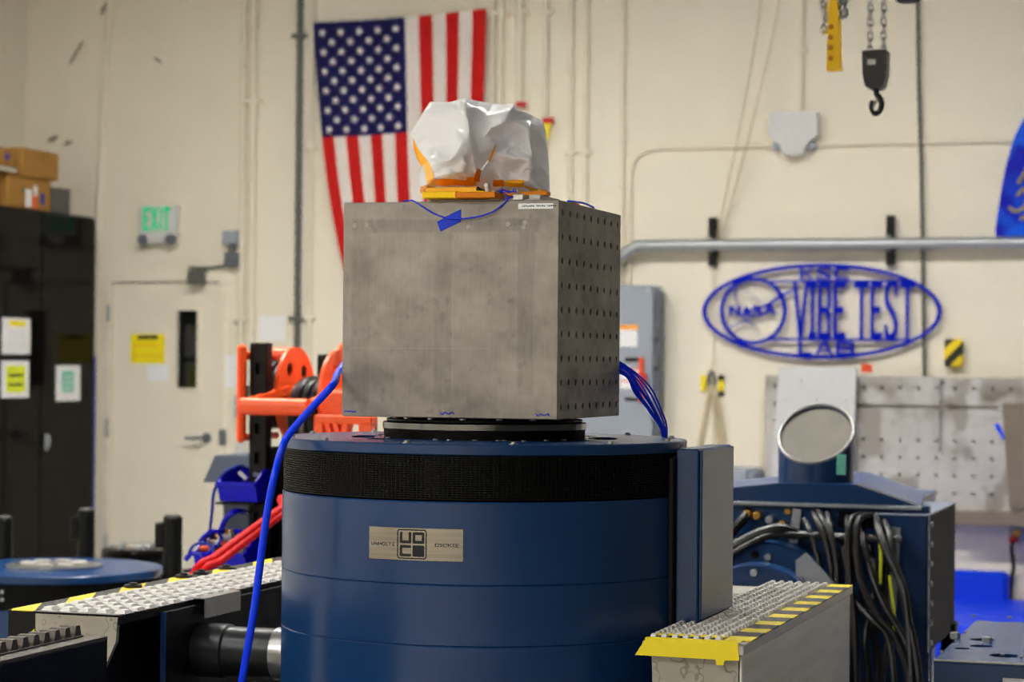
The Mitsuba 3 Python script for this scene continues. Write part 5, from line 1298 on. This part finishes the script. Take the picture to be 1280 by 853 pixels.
for u, v in ((-0.757, 6.286), (-0.662, 6.210)):
    q = (u, v)
    part(sp, 'hex_bolt', cyl(.014, .018, (q[0], q[1], zt2-.002), 'z', 6), 'm_galv', False)
q = (-0.578, 0.683)
part(sp, 'front_label', bx(q[0], q[0]+.16, 5.7925, 5.7955, q[1]-.03, q[1], 0), 'm_offwhite', False)

# ================================================================ chain hoist and pendant
ho = thing('chain_hoist', 'black chain hoist hook block on two bright chains', 'hoist')
hv_ = 7.5
pl = Polygon([(-1.2225, 2.530), (-1.138, 2.533), (-1.140, 2.45), (-1.150, 2.41), (-1.162, 2.402), (-1.198, 2.402), (-1.212, 2.412), (-1.219, 2.45)]).buffer(-.006).buffer(.006)
part(ho, 'hook_block', wallplate(pl, hv_+.035, .07), 'm_block', 20, 'black hook block')
part(ho, 'badge', bx(-1.203, -1.175, hv_-.038, hv_-.0345, 2.482, 2.50, .001), 'm_offwhite', False)
part(ho, 'hook', tube([(-1.178, hv_, 2.408), (-1.177, hv_, 2.388), (-1.165, hv_, 2.372), (-1.160, hv_, 2.35), (-1.168, hv_, 2.328), (-1.182, hv_, 2.322), (-1.194, hv_, 2.335), (-1.196, hv_, 2.352), (-1.190, hv_, 2.366)], [.010]*1+[.010]*20+[.0095]*12+[.007]*16, 10, 6), 'm_block', 30, 'dark hook')
part(ho, 'latch', tube([(-1.172, hv_, 2.378), (-1.186, hv_, 2.35), (-1.191, hv_, 2.335)], .0045, 8, 4), 'm_chrome', 30)
for ux in (-1.2005, -1.1555):
    for k in range(46):
        part(ho, 'link', link((ux, hv_, 2.536+.0235*k), .033, .0032, .019, (math.pi/2)*(k % 2)+.4), 'm_chrome', True)
part(ho, 'motor_body', bx(-1.36, -1.125, hv_-.15, hv_+.15, 3.60, 3.90, .03), 'm_black')
part(ho, 'hanger', tube([(-1.24, hv_, 3.88), (-1.24, hv_, ZC)], .02, 12, 1), 'm_galv')
part(ho, 'chain_bucket', lathe([(0, 2.692), (.036, 2.692), (.043, 2.70), (.048, 3.0), (0, 3.0)], 32, (-1.073, hv_, 0)), 'm_black', 30, 'black chain bucket')
part(ho, 'bucket_arm', cat(tube([(-1.073, hv_, 2.99), (-1.073, hv_, 3.75), (-1.14, hv_, 3.78)], .012, 10, 1)), 'm_black')
pe = thing('hoist_pendant', 'yellow hoist control pendant with a bright crumpled cord, hanging from above', 'pendant control')
part(pe, 'body', unman(man(hullm([(u, v, z) for (u, z) in ((-1.344, 2.47), (-1.297, 2.47), (-1.303, 2.66), (-1.338, 2.66), (-1.31, 2.72), (-1.332, 2.72)) for v in (7.475, 7.525)]))), 'm_pendant', False)
for z in (2.615, 2.58, 2.545, 2.51):
    part(pe, 'button', cyl(.009, .006, (-1.330, 7.469, z), 'v', 12), 'm_amber_dark')
part(pe, 'cord', tube([(-1.321, 7.5, 2.715), (-1.318, 7.5, 3.4), (-1.27, 7.5, 3.65)], .010, 10, 3), 'm_rubber')
for k in range(10):
    part(pe, 'link', link((-1.352+.006*math.sin(k*1.3), 7.495, 2.612+.020*k), .030, .0065, .022, (math.pi/2)*(k % 2)+.3), 'm_chrome', True)
for k in range(8):
    part(pe, 'link', link((-1.292-.001*k, 7.495, 2.665+.020*k), .032, .0075, .026, (math.pi/2)*(k % 2)+.3), 'm_chrome', True)
part(pe, 'chain_ring', cat(tube([(-1.352, 7.495, 2.61), (-1.345, 7.495, 2.60), (-1.335, 7.495, 2.61)], .004, 6, 3), tube([(-1.300, 7.495, 2.82), (-1.318, 7.5, 2.86), (-1.346, 7.495, 2.81)], .004, 6, 3)), 'm_chrome')
